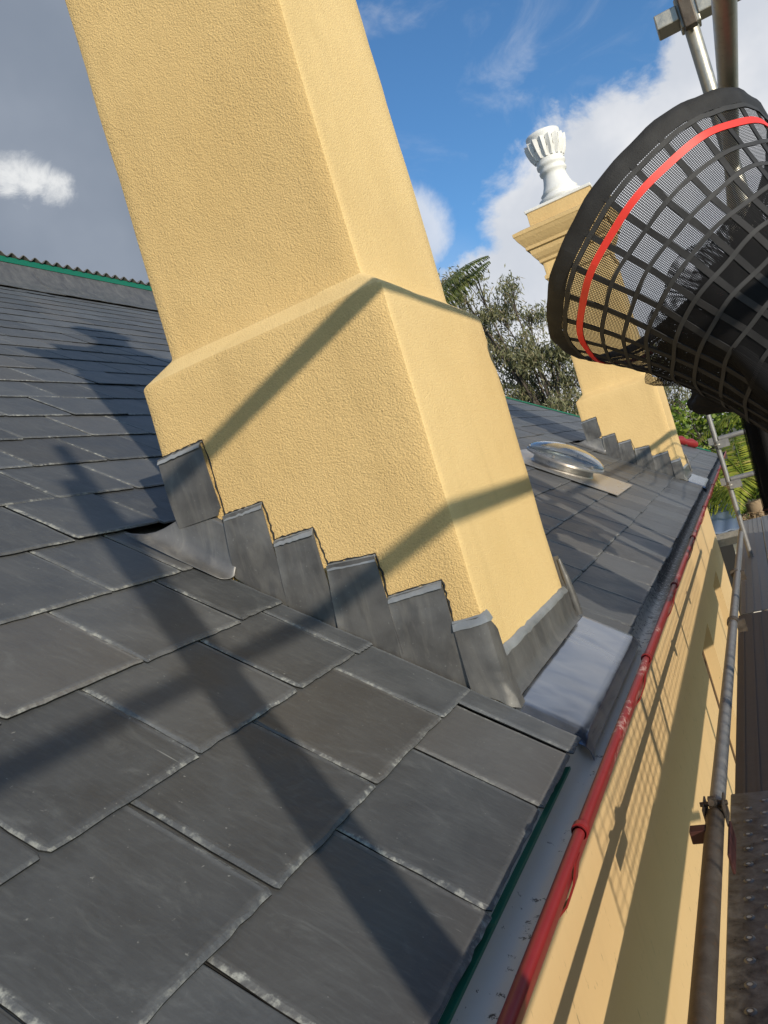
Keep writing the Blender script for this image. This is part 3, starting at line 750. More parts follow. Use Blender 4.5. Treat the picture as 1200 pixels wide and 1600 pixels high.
    mb.obj('rolled_edge', M_LEAD, ch)
    mb = MB()
    for k in range(5):
        x0 = XC1-0.02-k*0.13; zt = rz(x0-0.13)+0.22; mb.box((x0-0.13, yf+CL_+0.002, rz(x0-.13)-0.1), (x0+0.02 if k else XC1+0.012, yf+CL_+0.012, zt if k else -0.26))
    mb.obj('back_flashing', M_LEAD, ch)
    # saddle at the head of the flashing
    A = [Vector((-1.44, yf-0.075, rz(-1.44)+0.008)), Vector((-1.39, yf-0.035, rz(-1.39)+0.012)), Vector((-1.345, yf-0.012, rz(-1.345)+0.05)), Vector((-1.30, yf-0.005, 0.140))]
    B = [Vector((-1.30, yf-0.068, rz(-1.30)+0.002)), Vector((-1.27, yf-0.042, rz(-1.27)+0.003)), Vector((-1.245, yf-0.010, rz(-1.245)+0.02)), Vector((-1.22, yf-0.005, 0.150))]
    Cc = [Vector((-1.190, yf-0.058, rz(-1.19)-0.002)), Vector((-1.178, yf-0.036, rz(-1.178)-0.003)), Vector((-1.165, yf-0.006, rz(-1.165)+0.012)), Vector((-1.160, yf-0.003, 0.10))]
    P = []
    for r in range(4):
        P.append([lerp(A[r], B[r], c/6) for c in range(6)]+[lerp(B[r], Cc[r], c/6) for c in range(7)])
    mb = MB(); mb.grid(P, True)
    o = mb.obj('lead_saddle', M_LEAD, ch, fix=False); s = o.modifiers.new('solid', 'SOLIDIFY'); s.thickness = 0.004; s.offset = 1
    ss = o.modifiers.new('sub', 'SUBSURF'); ss.levels = ss.render_levels = 1
    for o in ch.children:
        pass
flashing(0, ch1); flashing(CH2, ch2)

# skylight dome ---------------------------------------------------------
SKC = Vector((-1.17, 5.35, rz(-1.17)))
E1, E2 = DN, Vector((0, 1, 0))
def skp(r, a, h): r *= 0.88; return SKC+E1*(r*math.cos(a))+E2*(r*math.sin(a))+NRM*(h*0.78)
mb = MB(); q = [SKC+DN*a+E2*b+NRM*0.006 for a, b in ((-0.36, -0.36), (0.44, -0.36), (0.44, 0.36), (-0.36, 0.36))]; mb.prism([tuple(p) for p in q], tuple(NRM*0.004))
light = mb.obj('skylight', M_ALU, house); place(light)
light['label'] = 'round clear domed skylight on the slates between the chimneys'
n = 40
def ringgrid(prof): return [[skp(r, 2*math.pi*k/n, h) for k in range(n+1)] for r, h in prof]
mb = MB(); mb.grid(ringgrid([(0.25, 0.01), (0.235, 0.03), (0.235, 0.075), (0.30, 0.082), (0.305, 0.10), (0.29, 0.112)])); o = mb.obj('collar', M_ALU, light, fix=False); s = o.modifiers.new('solid', 'SOLIDIFY'); s.thickness = 0.003
mb = MB(); mb.grid(ringgrid([(0.300, 0.115), (0.300, 0.122), (0.285, 0.140), (0.25, 0.166), (0.19, 0.193), (0.12, 0.211), (0.05, 0.219), (0.0, 0.220)])); o = mb.obj('dome', M_ACRYL, light, fix=False); s = o.modifiers.new('solid', 'SOLIDIFY'); s.thickness = 0.004
mb = MB(); mb.grid(ringgrid([(0.235, 0.085), (0.12, 0.07), (0.0, 0.068)])); mb.obj('diffuser', M_LEAD_EDGE, light, fix=False)
for k in range(6):
    a = k*math.pi/3+0.4; mb = MB(); mb.tube([skp(0.296, a, 0.116), skp(0.296, a, 0.134)], 0.008, 8); mb.obj('screw', M_ALU, light)

# gutter -----------------------------------------------------------------
GY0, GY1 = Y0, 11.9
RIM = (-0.358, -0.510)
prof = [(-0.4765, -0.548), (-0.4765, -0.575), (-0.470, -0.592), (-0.455, -0.603), (-0.435, -0.606), (-0.415, -0.600), (-0.395, -0.582), (-0.376, -0.552), (-0.363, -0.518)]
P = [[Vector((x, lerp(GY0, GY1, j/60), z)) for j in range(61)] for x, z in prof]
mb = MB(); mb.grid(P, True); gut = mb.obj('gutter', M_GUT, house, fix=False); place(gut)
prof2 = [(x+0.0035, z-0.002) for x, z in prof[4:]]
P = [[Vector((x, lerp(GY0, GY1, j/60), z)) for j in range(61)] for x, z in prof2]
mb = MB(); mb.grid(P, True); o = mb.obj('gutter_front', M_RED, house, fix=False); s = o.modifiers.new('solid', 'SOLIDIFY'); s.thickness = 0.0015; s.offset = -1; place(o)
mb = MB(); mb.tube([Vector((RIM[0]+0.0015*mnoise.noise(Vector((j*.5, 0, 0))), lerp(GY0, GY1, j/60), RIM[1])) for j in range(61)], 0.0085, 14)
place(mb.obj('gutter_bead', M_RED, house))
for i, y in enumerate((-0.4, 0.45, 1.076, 1.929, 2.79, 3.87, 5.1, 6.6, 8.2, 10.0)):
    mb = MB(); mb.tube([(RIM[0], y-0.012, RIM[1]), (RIM[0], y+0.012, RIM[1])], 0.0105, 14)
    mb.tube([(RIM[0], y-0.003, RIM[1]), (RIM[0], y+0.003, RIM[1])], 0.0125, 14)
    for dy in (0.05,):
        P = [[Vector((x+0.004, y-dy+w, z-0.004)) for w in (-0.012, 0.012)] for x, z in prof2[1:]]
        mb.grid(P)
    o = mb.obj('gutter_clip', M_RED, house); s = o.modifiers.new('solid', 'SOLIDIFY'); s.thickness = 0.003; place(o)
mb = MB(); mb.box((-0.4795, GY1, -0.61), (-0.357, GY1+0.004, -0.51)); place(mb.obj('gutter_end', M_GUT, house))
mb = MB(); mb.box((-0.50, Y0, -0.66), (-0.479, GY1, -0.57)); place(mb.obj('fascia', M_MOULD, house))
mb = MB(); mb.box((WX-0.02, Y0, -0.672), (-0.48, GY1, -0.66)); place(mb.obj('soffit', M_WALL, house))

# wall with window openings ------------------------------------------------
WINS = [(6.55, 7.55, -3.3, -1.78), (9.2, 10.1, -3.3, -1.78), (-0.9, 0.3, -3.6, -2.2)]
ys = sorted({-3.0, 11.8, *[w[0] for w in WINS], *[w[1] for w in WINS]})
mb = MB()
for a, b in zip(ys[:-1], ys[1:]):
    hit = [w for w in WINS if w[0] <= a and b <= w[1]]
    if hit:
        w = hit[0]; mb.box((WX-0.25, a, -5.58), (WX, b, w[2])); mb.box((WX-0.25, a, w[3]), (WX, b, -0.672))
    else: mb.box((WX-0.25, a, -5.58), (WX, b, -0.672))
place(mb.obj('wall', M_WALL, house))
mb = MB(); mb.box((WX-7, 11.56, -5.58), (WX-0.25, 11.8, -0.672)); place(mb.obj('wall', M_WALL, house))
for a, b, z0, z1 in WINS:
    mb = MB(); mb.box((WX-0.16, a+0.002, z0+0.002), (WX-0.15, b-0.002, z1-0.002)); wn = mb.obj('window', M_GLASS, house); place(wn)
    mb = MB()
    for c in ((a+.002, a+0.06, z0, z1), (b-0.06, b-.002, z0, z1), (a+.06, b-.06, z0+.002, z0+0.06), (a+.06, b-.06, z1-0.06, z1-.002), ((a+b)/2-0.02, (a+b)/2+0.02, z0+.06, z1-.06)):
        mb.box((WX-0.148, c[0], c[2]+.003), (WX-0.10, c[1], c[3]-.003))
    mb.obj('frame', M_FRAME, wn)
    mb = MB(); mb.box((WX+0.002, a-0.03, z0-0.05), (WX+0.012, b+0.03, z0-0.002)); mb.obj('sill', M_MOULD, wn)

# ------------------------------------------------------------------ the scaffold
scaf = empty('scaffold', 'galvanised tube scaffold with steel deck running along the red gutter', 'scaffold', (0, 0, -5.6))
sinv = Matrix.Translation((0, 0, 5.6))
def sp(o): o.matrix_parent_inverse = sinv; return o
XO = 0.68                                    # outer line of the scaffold
def tube(name, a, b, r=0.02415, m=M_GALV, parent=scaf, label=None, n=20):
    mb = MB(); mb.tube([a, b], r, n); o = mb.obj(name, m, parent, label=label); return sp(o) if parent is scaf else o
def rosette(pos, parent=None):
    mb = MB(); x, y, z = pos
    mb.tube([(x, y, z-0.004), (x, y, z+0.004)], 0.058, 16)
    mb.tube([(x, y, z-0.03), (x, y, z-0.004)], 0.031, 16); mb.tube([(x, y, z+0.004), (x, y, z+0.03)], 0.031, 16)
    return sp(mb.obj('coupler', M_GALV, scaf))
OV = (0.182, 0.79)                            # overhead rail
tube('ledger', (OV[0], 0.12, OV[1]), (OV[0], 5.2, OV[1]))
tube('standard', (0.187, 3.0, -1.30), (0.187, 3.0, 2.1))
tube('standard', (0.187, 0.43, -1.95), (0.187, 0.085, 1.36))
tube('standard', (0.187, 0.385, -1.95), (0.187, 0.05, 1.10))  # unseen second tube, added to widen the pole shadow on the roof
# short cross ledger fixed to the standard with a wedge head
mb = MB(); mb.box((0.085, 2.955, 1.295), (0.158, 3.045, 1.345)); mb.box((0.216, 2.965, 1.29), (0.95, 3.035, 1.34)); mb.box((0.155, 2.97, 1.27), (0.22, 3.03, 1.37))
sp(mb.obj('transom', M_GALV, scaf, bevel=0.004))
mb = MB(); mb.box((0.165, 2.93, 1.25), (0.205, 2.965, 1.41)); sp(mb.obj('wedge', M_GALV_OLD, scaf, bevel=0.004))
tube('handrail', (XO, -2.2, 0.455), (XO, 9.2, 0.455))
for y in (-2.0, 4.6, 8.6): tube('standard', (XO+0.05, y, -5.56), (XO+0.05, y, 1.0))
tube('ledger', (-0.402, -1.5, -1.18), (-0.402, 2.50, -1.18), 0.027, M_GALV_OLD, label='thick rusty brown ledger tube beside the near deck')
tube('ledger', (-0.3995, 2.56, -1.18), (-0.335, 8.7, -1.18), 0.02415, M_DECK3)
mb = MB(); mb.box((-0.434, 2.48, -1.21), (-0.428, 2.58, -1.15)); mb.box((-0.374, 2.48, -1.21), (-0.368, 2.57, -1.14)); mb.box((-0.412, 2.50, -1.155), (-0.388, 2.52, -1.125))
mb.tube([(-0.442, 2.53, -1.155), (-0.360, 2.53, -1.155)], 0.008, 8); mb.tube([(-0.40, 2.48, -1.13), (-0.39, 2.60, -1.20)], 0.010, 8)
sp(mb.obj('coupler', M_GALV_OLD, scaf, bevel=0.002))
mb = MB(); mb.box((-0.468, 2.37, -1.20), (-0.422, 2.41, -1.16)); mb.box((-0.37, 2.30, -1.26), (-0.362, 2.50, -1.20)); sp(mb.obj('bracket', M_ROPE, scaf, bevel=0.002))
for y, zz in ((4.9, -1.18), (6.4, -1.18)):
    mb = MB(); mb.tube([(-0.375, y-0.03, zz), (-0.375, y+0.03, zz)], 0.034, 14); mb.box((-0.36, y-0.02, zz-0.06), (-0.31, y+0.02, zz+0.01)); sp(mb.obj('coupler', M_GALV_OLD, scaf))
# far standard with its cross pieces
tube('standard', (-0.312, 8.45, -5.56), (-0.312, 8.45, 0.42), 0.02415, M_DECK3)
for z in (-0.225, -0.64):
    mb = MB(); mb.tube([(-0.285, 8.45, z), (0.62, 8.45, z)], 0.026, 14); mb.box((-0.31, 8.40, z-0.09), (-0.20, 8.50, z-0.015)); mb.box((-0.38, 8.42, z-0.04), (-0.335, 8.48, z+0.03))
    sp(mb.obj('transom', M_DECK3, scaf))
    rosette((-0.312, 8.45, z-0.05))
tube('transom', (-0.43, 0.9, -1.47), (XO+.05, 0.9, -1.47)); tube('transom', (-0.43, 3.12, -1.49), (XO+.05, 3.12, -1.49)); tube('transom', (-0.43, 6.1, -1.49), (XO+.05, 6.1, -1.49))
# deck planks: each a folded steel board with a lip
def plank(x0, x1, y0, y1, z, m, dimple):
    mb = MB(); prof = [(x0, z-0.045), (x0, z-0.004), (x0+0.004, z), (x1-0.004, z), (x1, z-0.004), (x1, z-0.045)]
    P = [[Vector((x, y, zz)) for y in (y0, y1)] for x, zz in prof]; mb.grid(P, False, True)
    o = mb.obj('deck_plank', m, scaf); sp(o)
    s = o.modifiers.new('solid', 'SOLIDIFY'); s.thickness = 0.003; s.offset = -1
    if dimple == 1:
        mb = MB(); mh = MB()
        rows = [(x0+0.062, 0.0), (x0+0.118, 0.05), (x0+0.174, 0.0)]
        for rx, oy in rows:
            y = y0+0.06+oy; k = 0
            while y < y1-0.04:
                n = 16; hole = (k % 2 == 0) if rx != rows[1][0] else True
                pr_ = [(0.0155, 0.0003), (0.0115, 0.0028), (0.0085, 0.0036), (0.0068, 0.0030)]
                mb.grid([[Vector((rx+r*math.cos(2*math.pi*a/n), y+r*math.sin(2*math.pi*a/n), z+h)) for a in range(n+1)] for r, h in pr_], True, True)
                mh.add([Vector((rx+0.0069*math.cos(2*math.pi*a/n), y+0.0069*math.sin(2*math.pi*a/n), z+0.0022)) for a in range(n)], [tuple(range(n))])
                y += 0.097; k += 1
        d = mb.obj('dimples', m, o, kind='stuff', fix=False)
        d2 = mh.obj('dimple_holes', M_HOLE, o, kind='stuff')
    elif dimple == 2:
        mb = MB()
        for q in range(4):
            rx = x0+0.03+q*0.055; mb.box((rx, y0+0.02, z), (rx+0.012, y1-0.02, z+0.004))
        mb.obj('ribs', m, o)
for i in range(4):
    x0 = -0.427+i*0.238
    plank(x0, x0+0.232, -2.2, 3.13, -1.40, M_DECK, 1)
    plank(x0+0.006, x0+0.238, 3.16, 6.10, -1.43, M_DECK2, 2)
    plank(x0+0.02, x0+0.252, 6.13, 11.3, -1.43, M_DECK3, 2)
mb = MB(); mb.box((XO-0.03, -2.2, -1.40), (XO-0.0, 9.2, -1.0)); sp(mb.obj('shading_toe_board', M_DECK2, scaf))  # unseen board, made tall enough for its shadow to cover the deck
# wire brick guards between the toe board and the rail
def guard(y0, y1, z0, z1, x, tilt=0.0):
    mb = MB(); w = 0.0030
    n = int((y1-y0)/0.1)
    for i in range(n+1):
        y = lerp(y0, y1, i/n); mb.tube([(x, y, z0), (x+tilt, y, z1)], w, 5, False)
    nz = int((z1-z0)/0.05)
    for i in range(nz+1):
        z = lerp(z0, z1, i/nz); xx = x+tilt*i/nz-0.004
        mb.tube([(xx, y0, z), (xx, y1, z)], w, 5, False)
    for a, b in (((x, y0, z0), (x+tilt, y0, z1)), ((x, y1, z0), (x+tilt, y1, z1)), ((x+tilt, y0, z1), (x+tilt, y1, z1))): mb.tube([a, b], 0.006, 6)
    sp(mb.obj('brick_guard', M_GALV, scaf, kind='stuff'))
guard(1.31, 3.0, -1.05, -0.22, 0.63); guard(1.55, 3.25, -1.05, -0.22, 0.655, 0.02)
guard(3.3, 4.9, -1.05, -0.24, 0.63); guard(5.0, 6.6, -1.05, -0.24, 0.63)
tube('ledger', (XO, -2.2, -0.60), (XO, 9.2, -0.60))
tube('brace', (XO+0.03, 2.9, -1.4), (XO+0.03, 3.25, 0.44))

# ------------------------------------------------------------------ the debris net bundle
KN = 1.35
NC = Vector((-0.0467, 1.7062, 0.3569))*KN
az, el = -0.5716, -0.92
NA = Vector((math.cos(az)*math.cos(el), math.sin(az)*math.cos(el), math.sin(el)))
N1 = NA.cross(Vector((0, 0, 1))).normalized(); N2 = NA.cross(N1)
SS = [0, 0.0443, 0.0848, 0.1274, 0.1699, 0.2193, 0.2637, 0.3139, 0.366, 0.42, 0.476, 0.534, 0.594]
def nr(s):
    s_ = min(s, 0.32); return (0.27*(1-1.8044*s_+1.793*s_*s_)-0.10*max(0.0, s-0.32))*KN
def npt(s, a, dr=0.0):
    wv = 0.005*math.sin(5*a+1.3)*(s/0.3)+0.0025*math.sin(11*a+s*20)
    return NC+NA*(s*KN)+(nr(s)+dr+wv)*(math.cos(a)*N1+math.sin(a)*N2)
net = empty('debris_net', 'large black debris netting bundle with thick hem and one red stripe', 'netting', tuple(NC))
ninv = Matrix.Translation(-NC)
def npl(o): o.matrix_parent_inverse = ninv; return o
TA = [2*math.pi*k/96 for k in range(97)]
def net_sheet(s0, s1, rows, dr, name, m, twist=0.0, crump=0.0, seed=0):
    P = []; UV = []
    for i in range(rows+1):
        s = lerp(s0, s1, i/rows); row = []
        for a in TA:
            d = dr+crump*mnoise.noise(Vector((math.cos(a)*2.2, math.sin(a)*2.2, s*9+seed)))
            row.append(npt(s, a, d)); UV.append((a*0.32, s*KN))
        P.append(row)
    mb = MB(); mb.grid(P, True); o = mb.obj(name, m, net, fix=False)
    uvset(o.data, lambda i: UV[i]); return npl(o)
net_sheet(0.0, 0.62, 40, 0.0, 'mesh_skin', M_NET)
net_sheet(0.18, 0.62, 26, -0.06, 'inner_fold', M_NET, crump=0.12, seed=3)
net_sheet(0.14, 0.62, 22, -0.12, 'inner_fold', M_NET, crump=0.14, seed=11)
net_sheet(0.20, 0.62, 22, -0.08, 'inner_fold', M_NET, crump=0.14, seed=37)
net_sheet(0.15, 0.62, 26, -0.03, 'inner_fold', M_NET, crump=0.10, seed=23)
# hem
P = []
for i, (s, d) in enumerate(((0.010, 0.002), (-0.008, 0.005), (-0.022, 0.004), (-0.025, -0.001), (-0.022, -0.005), (0.006, -0.002), (0.010, 0.002))):
    P.append([npt(s*0.9, a, d+0.0015*math.sin(23*a+i)) for a in TA])
mb = MB(); mb.grid(P, True); npl(mb.obj('hem', M_BLACK, net, fix=False))
mb = MB(); P = [[npt(s, a, 0.006+0.001*math.sin(31*a)) for a in TA] for s in (0.012, 0.020)]; mb.grid(P); o = mb.obj('stitched_binding', M_CORD, net, fix=False); npl(o); s_ = o.modifiers.new('s', 'SOLIDIFY'); s_.thickness = 0.003
mb = MB(); P = [[npt(s, a, 0.006) for a in TA] for s in (0.0385, 0.0505)]; mb.grid(P); o = mb.obj('red_stripe', M_REDTAPE, net, fix=False); npl(o); s_ = o.modifiers.new('s', 'SOLIDIFY'); s_.thickness = 0.003
for s in SS[2:]:
    P = [[npt(s+ds+0.0015*math.sin(7*a+s*50), a, 0.004) for a in TA] for ds in (-0.0036, 0.0036)]
    mb = MB(); mb.grid(P); o = mb.obj('hoop_webbing', M_CORD, net, fix=False); npl(o); s_ = o.modifiers.new('s', 'SOLIDIFY'); s_.thickness = 0.002
NG = 27
for k in range(NG):
    a0 = 2*math.pi*(k+0.3)/NG
    P = []
    for i in range(15):
        s = lerp(0.0, 0.62, i/14); aa = a0+0.10*s+0.01*math.sin(s*30+k); w = 0.0072/nr(s)
        P.append([npt(s, aa-w, 0.0025), npt(s, aa+w, 0.0025)])
    mb = MB(); mb.grid(P); o = mb.obj('cross_webbing', M_BLACK, net, fix=False); npl(o); s_ = o.modifiers.new('s', 'SOLIDIFY'); s_.thickness = 0.003
# dark bulge of surplus net under the bundle
def lump(c, rx, ry, rz_, seed, m, name, parent, nn=28, amp=0.25, uvs=0.3):
    P = []; UV = []
    for i in range(nn+1):
        th = math.pi*i/nn; row = []
        for j in range(nn*2+1):
            ph = 2*math.pi*j/(nn*2); d = Vector((math.sin(th)*math.cos(ph), math.sin(th)*math.sin(ph), math.cos(th)))
            k = 1+amp*mnoise.noise(d*1.8+Vector((seed, 0, 0)))+amp*0.4*mnoise.noise(d*5+Vector((0, seed, 0)))
            row.append(Vector(c)+Vector((d.x*rx*k, d.y*ry*k, d.z*rz_*k))); UV.append((j/(nn*2)*uvs*6, i/nn*uvs*3))
        P.append(row)
    mb = MB(); mb.grid(P); o = mb.obj(name, m, parent, fix=False); uvset(o.data, lambda i: UV[i]); return o
npl(lump((0.235, 2.72, 0.20), 0.20, 0.16, 0.26, 5, M_BLACK, 'loose_fold', net, amp=0.45))
npl(lump((-0.055, 2.62, 0.060), 0.085, 0.07, 0.055, 2, M_BLACK, 'loose_fold', net))
# tail of net hanging from the bundle
hang = empty('hanging_net', 'gathered tail of black netting hanging straight down, dull red cord at its foot', 'netting', (0.10, 3.3, -0.45))
P = []; UV = []
for i in range(25):
    t = i/24; z = lerp(0.55, -0.42, t); row = []
    for j in range(61):
        a = 2*math.pi*j/60; rr = 0.115*(1+0.12*math.sin(9*a+t*2)+0.06*math.sin(17*a))*lerp(1.1, 0.86, t)
        cx_ = lerp(0.14, 0.075, t)
        row.append(Vector((cx_+rr*math.cos(a), 3.35+rr*0.8*math.sin(a), z))); UV.append((a*0.15, z))
    P.append(row)
mb = MB(); mb.grid(P); o = mb.obj('mesh_tail', M_NET, hang, fix=False); uvset(o.data, lambda i: UV[i]); o.matrix_parent_inverse = Matrix.Translation((-0.10, -3.3, 0.45))
P2 = [[(Vector((q.x, q.y, q.z))-Vector((0.1, 3.35, q.z)))*0.86+Vector((0.1, 3.35, q.z)) for q in r] for r in P]
mb = MB(); mb.grid(P2); o = mb.obj('inner_fold', M_BLACK, hang, fix=False); o.matrix_parent_inverse = Matrix.Translation((-0.10, -3.3, 0.45))
mb = MB(); ringp = [Vector((q.x, q.y, q.z+0.022)) for q in P[-1]]; mb.tube(ringp, 0.004, 6, False); o = mb.obj('foot_cord', M_ROPE, hang); o.matrix_parent_inverse = Matrix.Translation((-0.10, -3.3, 0.45))

# shade net hung on the far part of the rail (its grid falls on the far chimney)
fn = empty('rail_net', 'sheet of black netting tied along the far outer handrail', 'netting', (XO, 6.2, -0.6))
P = []; mb = MB()
for k in range(22):
    y = 4.9+k*0.11; mb.tube([(XO-0.02, y, 0.44), (XO-0.03+0.02*math.sin(k), y+0.02*math.sin(k*1.7), -0.62)], 0.006, 5, False)
for k in range(10):
    z = 0.44-k*0.115; mb.tube([(XO-0.02+0.02*math.sin(j*0.9+k), 4.9+j*0.33, z-0.03*math.sin(j*1.1+k*0.3)) for j in range(8)], 0.006, 5, False)
o = mb.obj('webbing', M_BLACK, fn); o.matrix_parent_inverse = Matrix.Translation((-XO, -6.2, 0.6))

# ------------------------------------------------------------------ outbuilding beyond the wall
ob = empty('outbuilding', 'low outbuilding with pale blue metal roof beyond the corner of the yellow wall', 'outbuilding', (-1.2, 12.5, -5.6))
oinv = Matrix.Translation((1.2, -12.5, 5.6))
def op(o): o.matrix_parent_inverse = oinv; return o
mb = MB(); P = [[Vector((x, y, -1.60+0.06*(y-12.0)*0.2+0.008*math.cos(2*math.pi*x/0.2))) for y in (11.9, 13.4, 15.2)] for x in [-2.4+0.02*i for i in range(98)]]
mb.grid(P); o = mb.obj('roof', M_BLUE, ob, fix=False); s_ = o.modifiers.new('s', 'SOLIDIFY'); s_.thickness = 0.02; op(o)
mb = MB(); mb.box((-2.4, 11.85, -1.78), (-0.47, 11.89, -1.60)); op(mb.obj('fascia', M_DECK3, ob))
mb = MB(); mb.box((-2.4, 13.0, -5.59), (-0.6, 15.0, -1.8)); op(mb.obj('wall', M_DARK, ob))  # dark box standing in for the shaded void below the roof
mb = MB(); mb.box((-0.62, 11.95, -5.59), (-0.52, 12.05, -1.8)); op(mb.obj('post', M_WHITE, ob))

# ------------------------------------------------------------------ vegetation
def leaves(name, m, cards, parent, kind=None):
    """cards: list of (centre, dir, side, length, width, rnd)"""
    vs, fs, rn = [], [], []
    for c, d, s, L, w, r in cards:
        n = len(vs); vs += [tuple(c), tuple(c+d*L*0.45+s*w), tuple(c+d*L), tuple(c+d*L*0.45-s*w)]; fs.append((n, n+1, n+2, n+3)); rn += [r]*4
    me = bpy.data.meshes.new(name); me.from_pydata(vs, [], fs); me.materials.append(m); fattr(me, 'rnd', rn)
    o = bpy.data.objects.new(name, me); link(o, parent)
    if kind: o['kind'] = kind
    return o
def gum(name, base, lab, clumps, seed, m=M_GUM, nleaf=1500, L=(0.13, 0.24), cat='tree', droop=0.75, trunk_top=None, wid=0.024):
    r = random.Random(seed); root = empty(name, lab, cat, base); B = Vector(base); inv = Matrix.Translation(-B)
    cards = []; tb = MB(); tt = Vector(trunk_top)
    tb.tube([B, lerp(B, tt, .5)+Vector((.15, 0, 0)), tt], [0.28, 0.22, 0.15], 8)
    for c, rad in clumps:
        c = Vector(c)
        m1 = lerp(tt, c, 0.5)+Vector((r.uniform(-.3, .3), r.uniform(-.3, .3), r.uniform(-.1, .4)))
        tb.tube([tt-Vector((0, 0, r.uniform(0, 1.2))), m1, c], [0.07, 0.035, 0.012], 6)
        for k in range(5):
            e = c+Vector((r.gauss(0, 1), r.gauss(0, 1), r.gauss(0, .8))).normalized()*rad*0.9
            tb.tube([lerp(m1, c, .7), lerp(c, e, .5)+Vector((0, 0, .05)), e], [0.014, 0.009, 0.004], 4, False)
        for k in range(int(nleaf*rad*rad)):
            # sub-clumps give light and dark knots
            u = Vector((r.gauss(0, 1), r.gauss(0, 1), r.gauss(0, 1))).normalized()*(r.random()**0.45)*rad
            g0 = c+Vector((u.x, u.y, u.z*0.8))
            if mnoise.noise(g0*1.7+Vector((seed, 0, 0)))*0.7+0.5*mnoise.noise(g0*3.3) < 0.05: continue
            for q in range(3):
                p = g0+Vector((r.gauss(0, .09), r.gauss(0, .09), r.gauss(0, .12)))
                d = Vector((r.gauss(0, .5), r.gauss(0, .5), -droop+r.gauss(0, .35))).normalized()
                s = d.cross(Vector((r.gauss(0, 1), r.gauss(0, 1), r.gauss(0, .3)))).normalized()
                cards.append((p, d, s, r.uniform(*L), r.uniform(.6, 1)*wid, r.random()))
    t = tb.obj('trunk', M_BARK, root); t.matrix_parent_inverse = inv
    c = leaves('crown', m, cards, root); c.matrix_parent_inverse = inv
    return root
r = random.Random(3)
cl = [((-6.5, 23, 6.1), 0.55), ((-5.9, 23, 5.9), 0.45), ((-5.1, 23.3, 5.35), 0.5), ((-4.2, 24, 4.35), 0.4), ((-6.3, 23, 5.3), 0.75), ((-5.6, 23.5, 4.9), 0.7), ((-6.9, 24, 4.7), 0.9), ((-4.9, 24, 4.6), 0.5), ((-6.0, 24, 3.9), 0.9), ((-5.0, 23.5, 3.3), 1.0), ((-4.1, 23.6, 3.4), 0.75), ((-3.7, 24, 2.5), 1.1),
      ((-5.2, 24, 2.2), 1.2), ((-6.3, 24, 2.6), 1.1), ((-4.6, 23.2, 1.3), 1.1), ((-5.8, 24.2, 1.0), 1.3), ((-3.4, 24, 1.2), 1.1), ((-7.4, 24, 3.2), 1.2), ((-7.4, 24, 1.3), 1.4), ((-4.4, 24.3, 0.1), 1.1), ((-3.2, 24, 0.1), 1.0), ((-5.8, 24, -0.2), 1.1)]
gum('gum_tree', (-4.9, 24, -5.6), 'grey-green gum tree with drooping leaves rising behind the slate roof between the chimneys', cl, 7, trunk_top=(-4.9, 24, 0.4))
cl = [((-2.6, 30, 2.7), 1.2), ((-1.6, 30, 1.6), 1.4), ((-3.0, 30, 1.2), 1.5), ((-2.0, 30, 0.0), 1.5), ((-3.4, 30, -.5), 1.5)]
gum('gum_tree', (-2.3, 30, -5.6), 'smaller gum tree farther off, behind the far chimney and the black net', cl, 17, trunk_top=(-2.3, 30, -.4), nleaf=700)
cl = [((x, 20+dy, z), rr) for x, dy, z, rr in ((-1.3, 0, -0.1, .8), (-.5, .5, .1, .8), (.3, 0, -.2, .9), (-1.0, 0, -1.2, .9), (-.1, .4, -1.1, .9), (.8, 0, -1.1, 1.0), (-1.7, .3, -1.8, .9), (1.6, .5, -.4, 1.2), (.2, .2, -2.3, 1.1), (-1.0, .2, -2.6, 1.1), (1.4, 0, -2.4, 1.2), (2.8, 0, -1.5, 1.4))]
gum('leafy_tree', (0.2, 20, -5.6), 'bright green leafy tree filling the gap behind the palms', cl, 27, m=M_SHRUB, trunk_top=(.2, 20, -3.2), nleaf=700, L=(0.10, 0.18), droop=0.1, wid=0.05)
for bx, by, s_ in ((-9.5, 38, 5), (7, 34, 6)):
    cl = [((bx+r.uniform(-3, 3), by+r.uniform(-2, 2), r.uniform(-3, 2.5)), r.uniform(1.2, 2.0)) for _ in range(14)]
    gum('gum_tree', (bx, by, -5.6), 'distant olive gum tree at the left beyond the roof' if bx < 0 else 'distant olive gum tree at the right beyond the palms', cl, int(bx*7)+90, trunk_top=(bx, by, -1.5), nleaf=130, L=(.2, .35), wid=.04)

def frond(cards, ribs, o, az, elev, L, droop, seed, leaf=0.45, lw=0.016, n=46, hang_=0.5, twist=0.0):
    r = random.Random(seed); p = Vector(o); pts = [p.copy()]; e = elev
    for i in range(n):
        t = i/n; e = elev-droop*t**1.3
        d = Vector((math.cos(az)*math.cos(e), math.sin(az)*math.cos(e), math.sin(e))); p = p+d*(L/n); pts.append(p.copy())
        if t < 0.10: continue
        side = d.cross(Vector((0, 0, 1))).normalized()
        ll = leaf*math.sin(math.pi*min(1, 0.12+t*0.88)**0.8)*r.uniform(.85, 1.1)+0.06
        for sg in (-1, 1):
            ld = (side*sg*0.9+d*0.55+Vector((0, 0, -hang_*r.uniform(.7, 1.3)+0.1))).normalized()
            mid = p+ld*ll*0.5; ld2 = (ld+Vector((0, 0, -hang_*0.8))).normalized()
            s = ld.cross(d).normalized()
            sd_ = (d-ld*d.dot(ld)).normalized()
            rr = r.random()
            cards.append((p, ld, sd_, ll*0.6, lw, rr)); cards.append((p+ld*ll*0.42, ld2, sd_, ll*0.6, lw*0.8, rr))
    ribs.tube(pts, [0.016*(1-0.85*i/len(pts)) for i in range(len(pts))], 5, False)
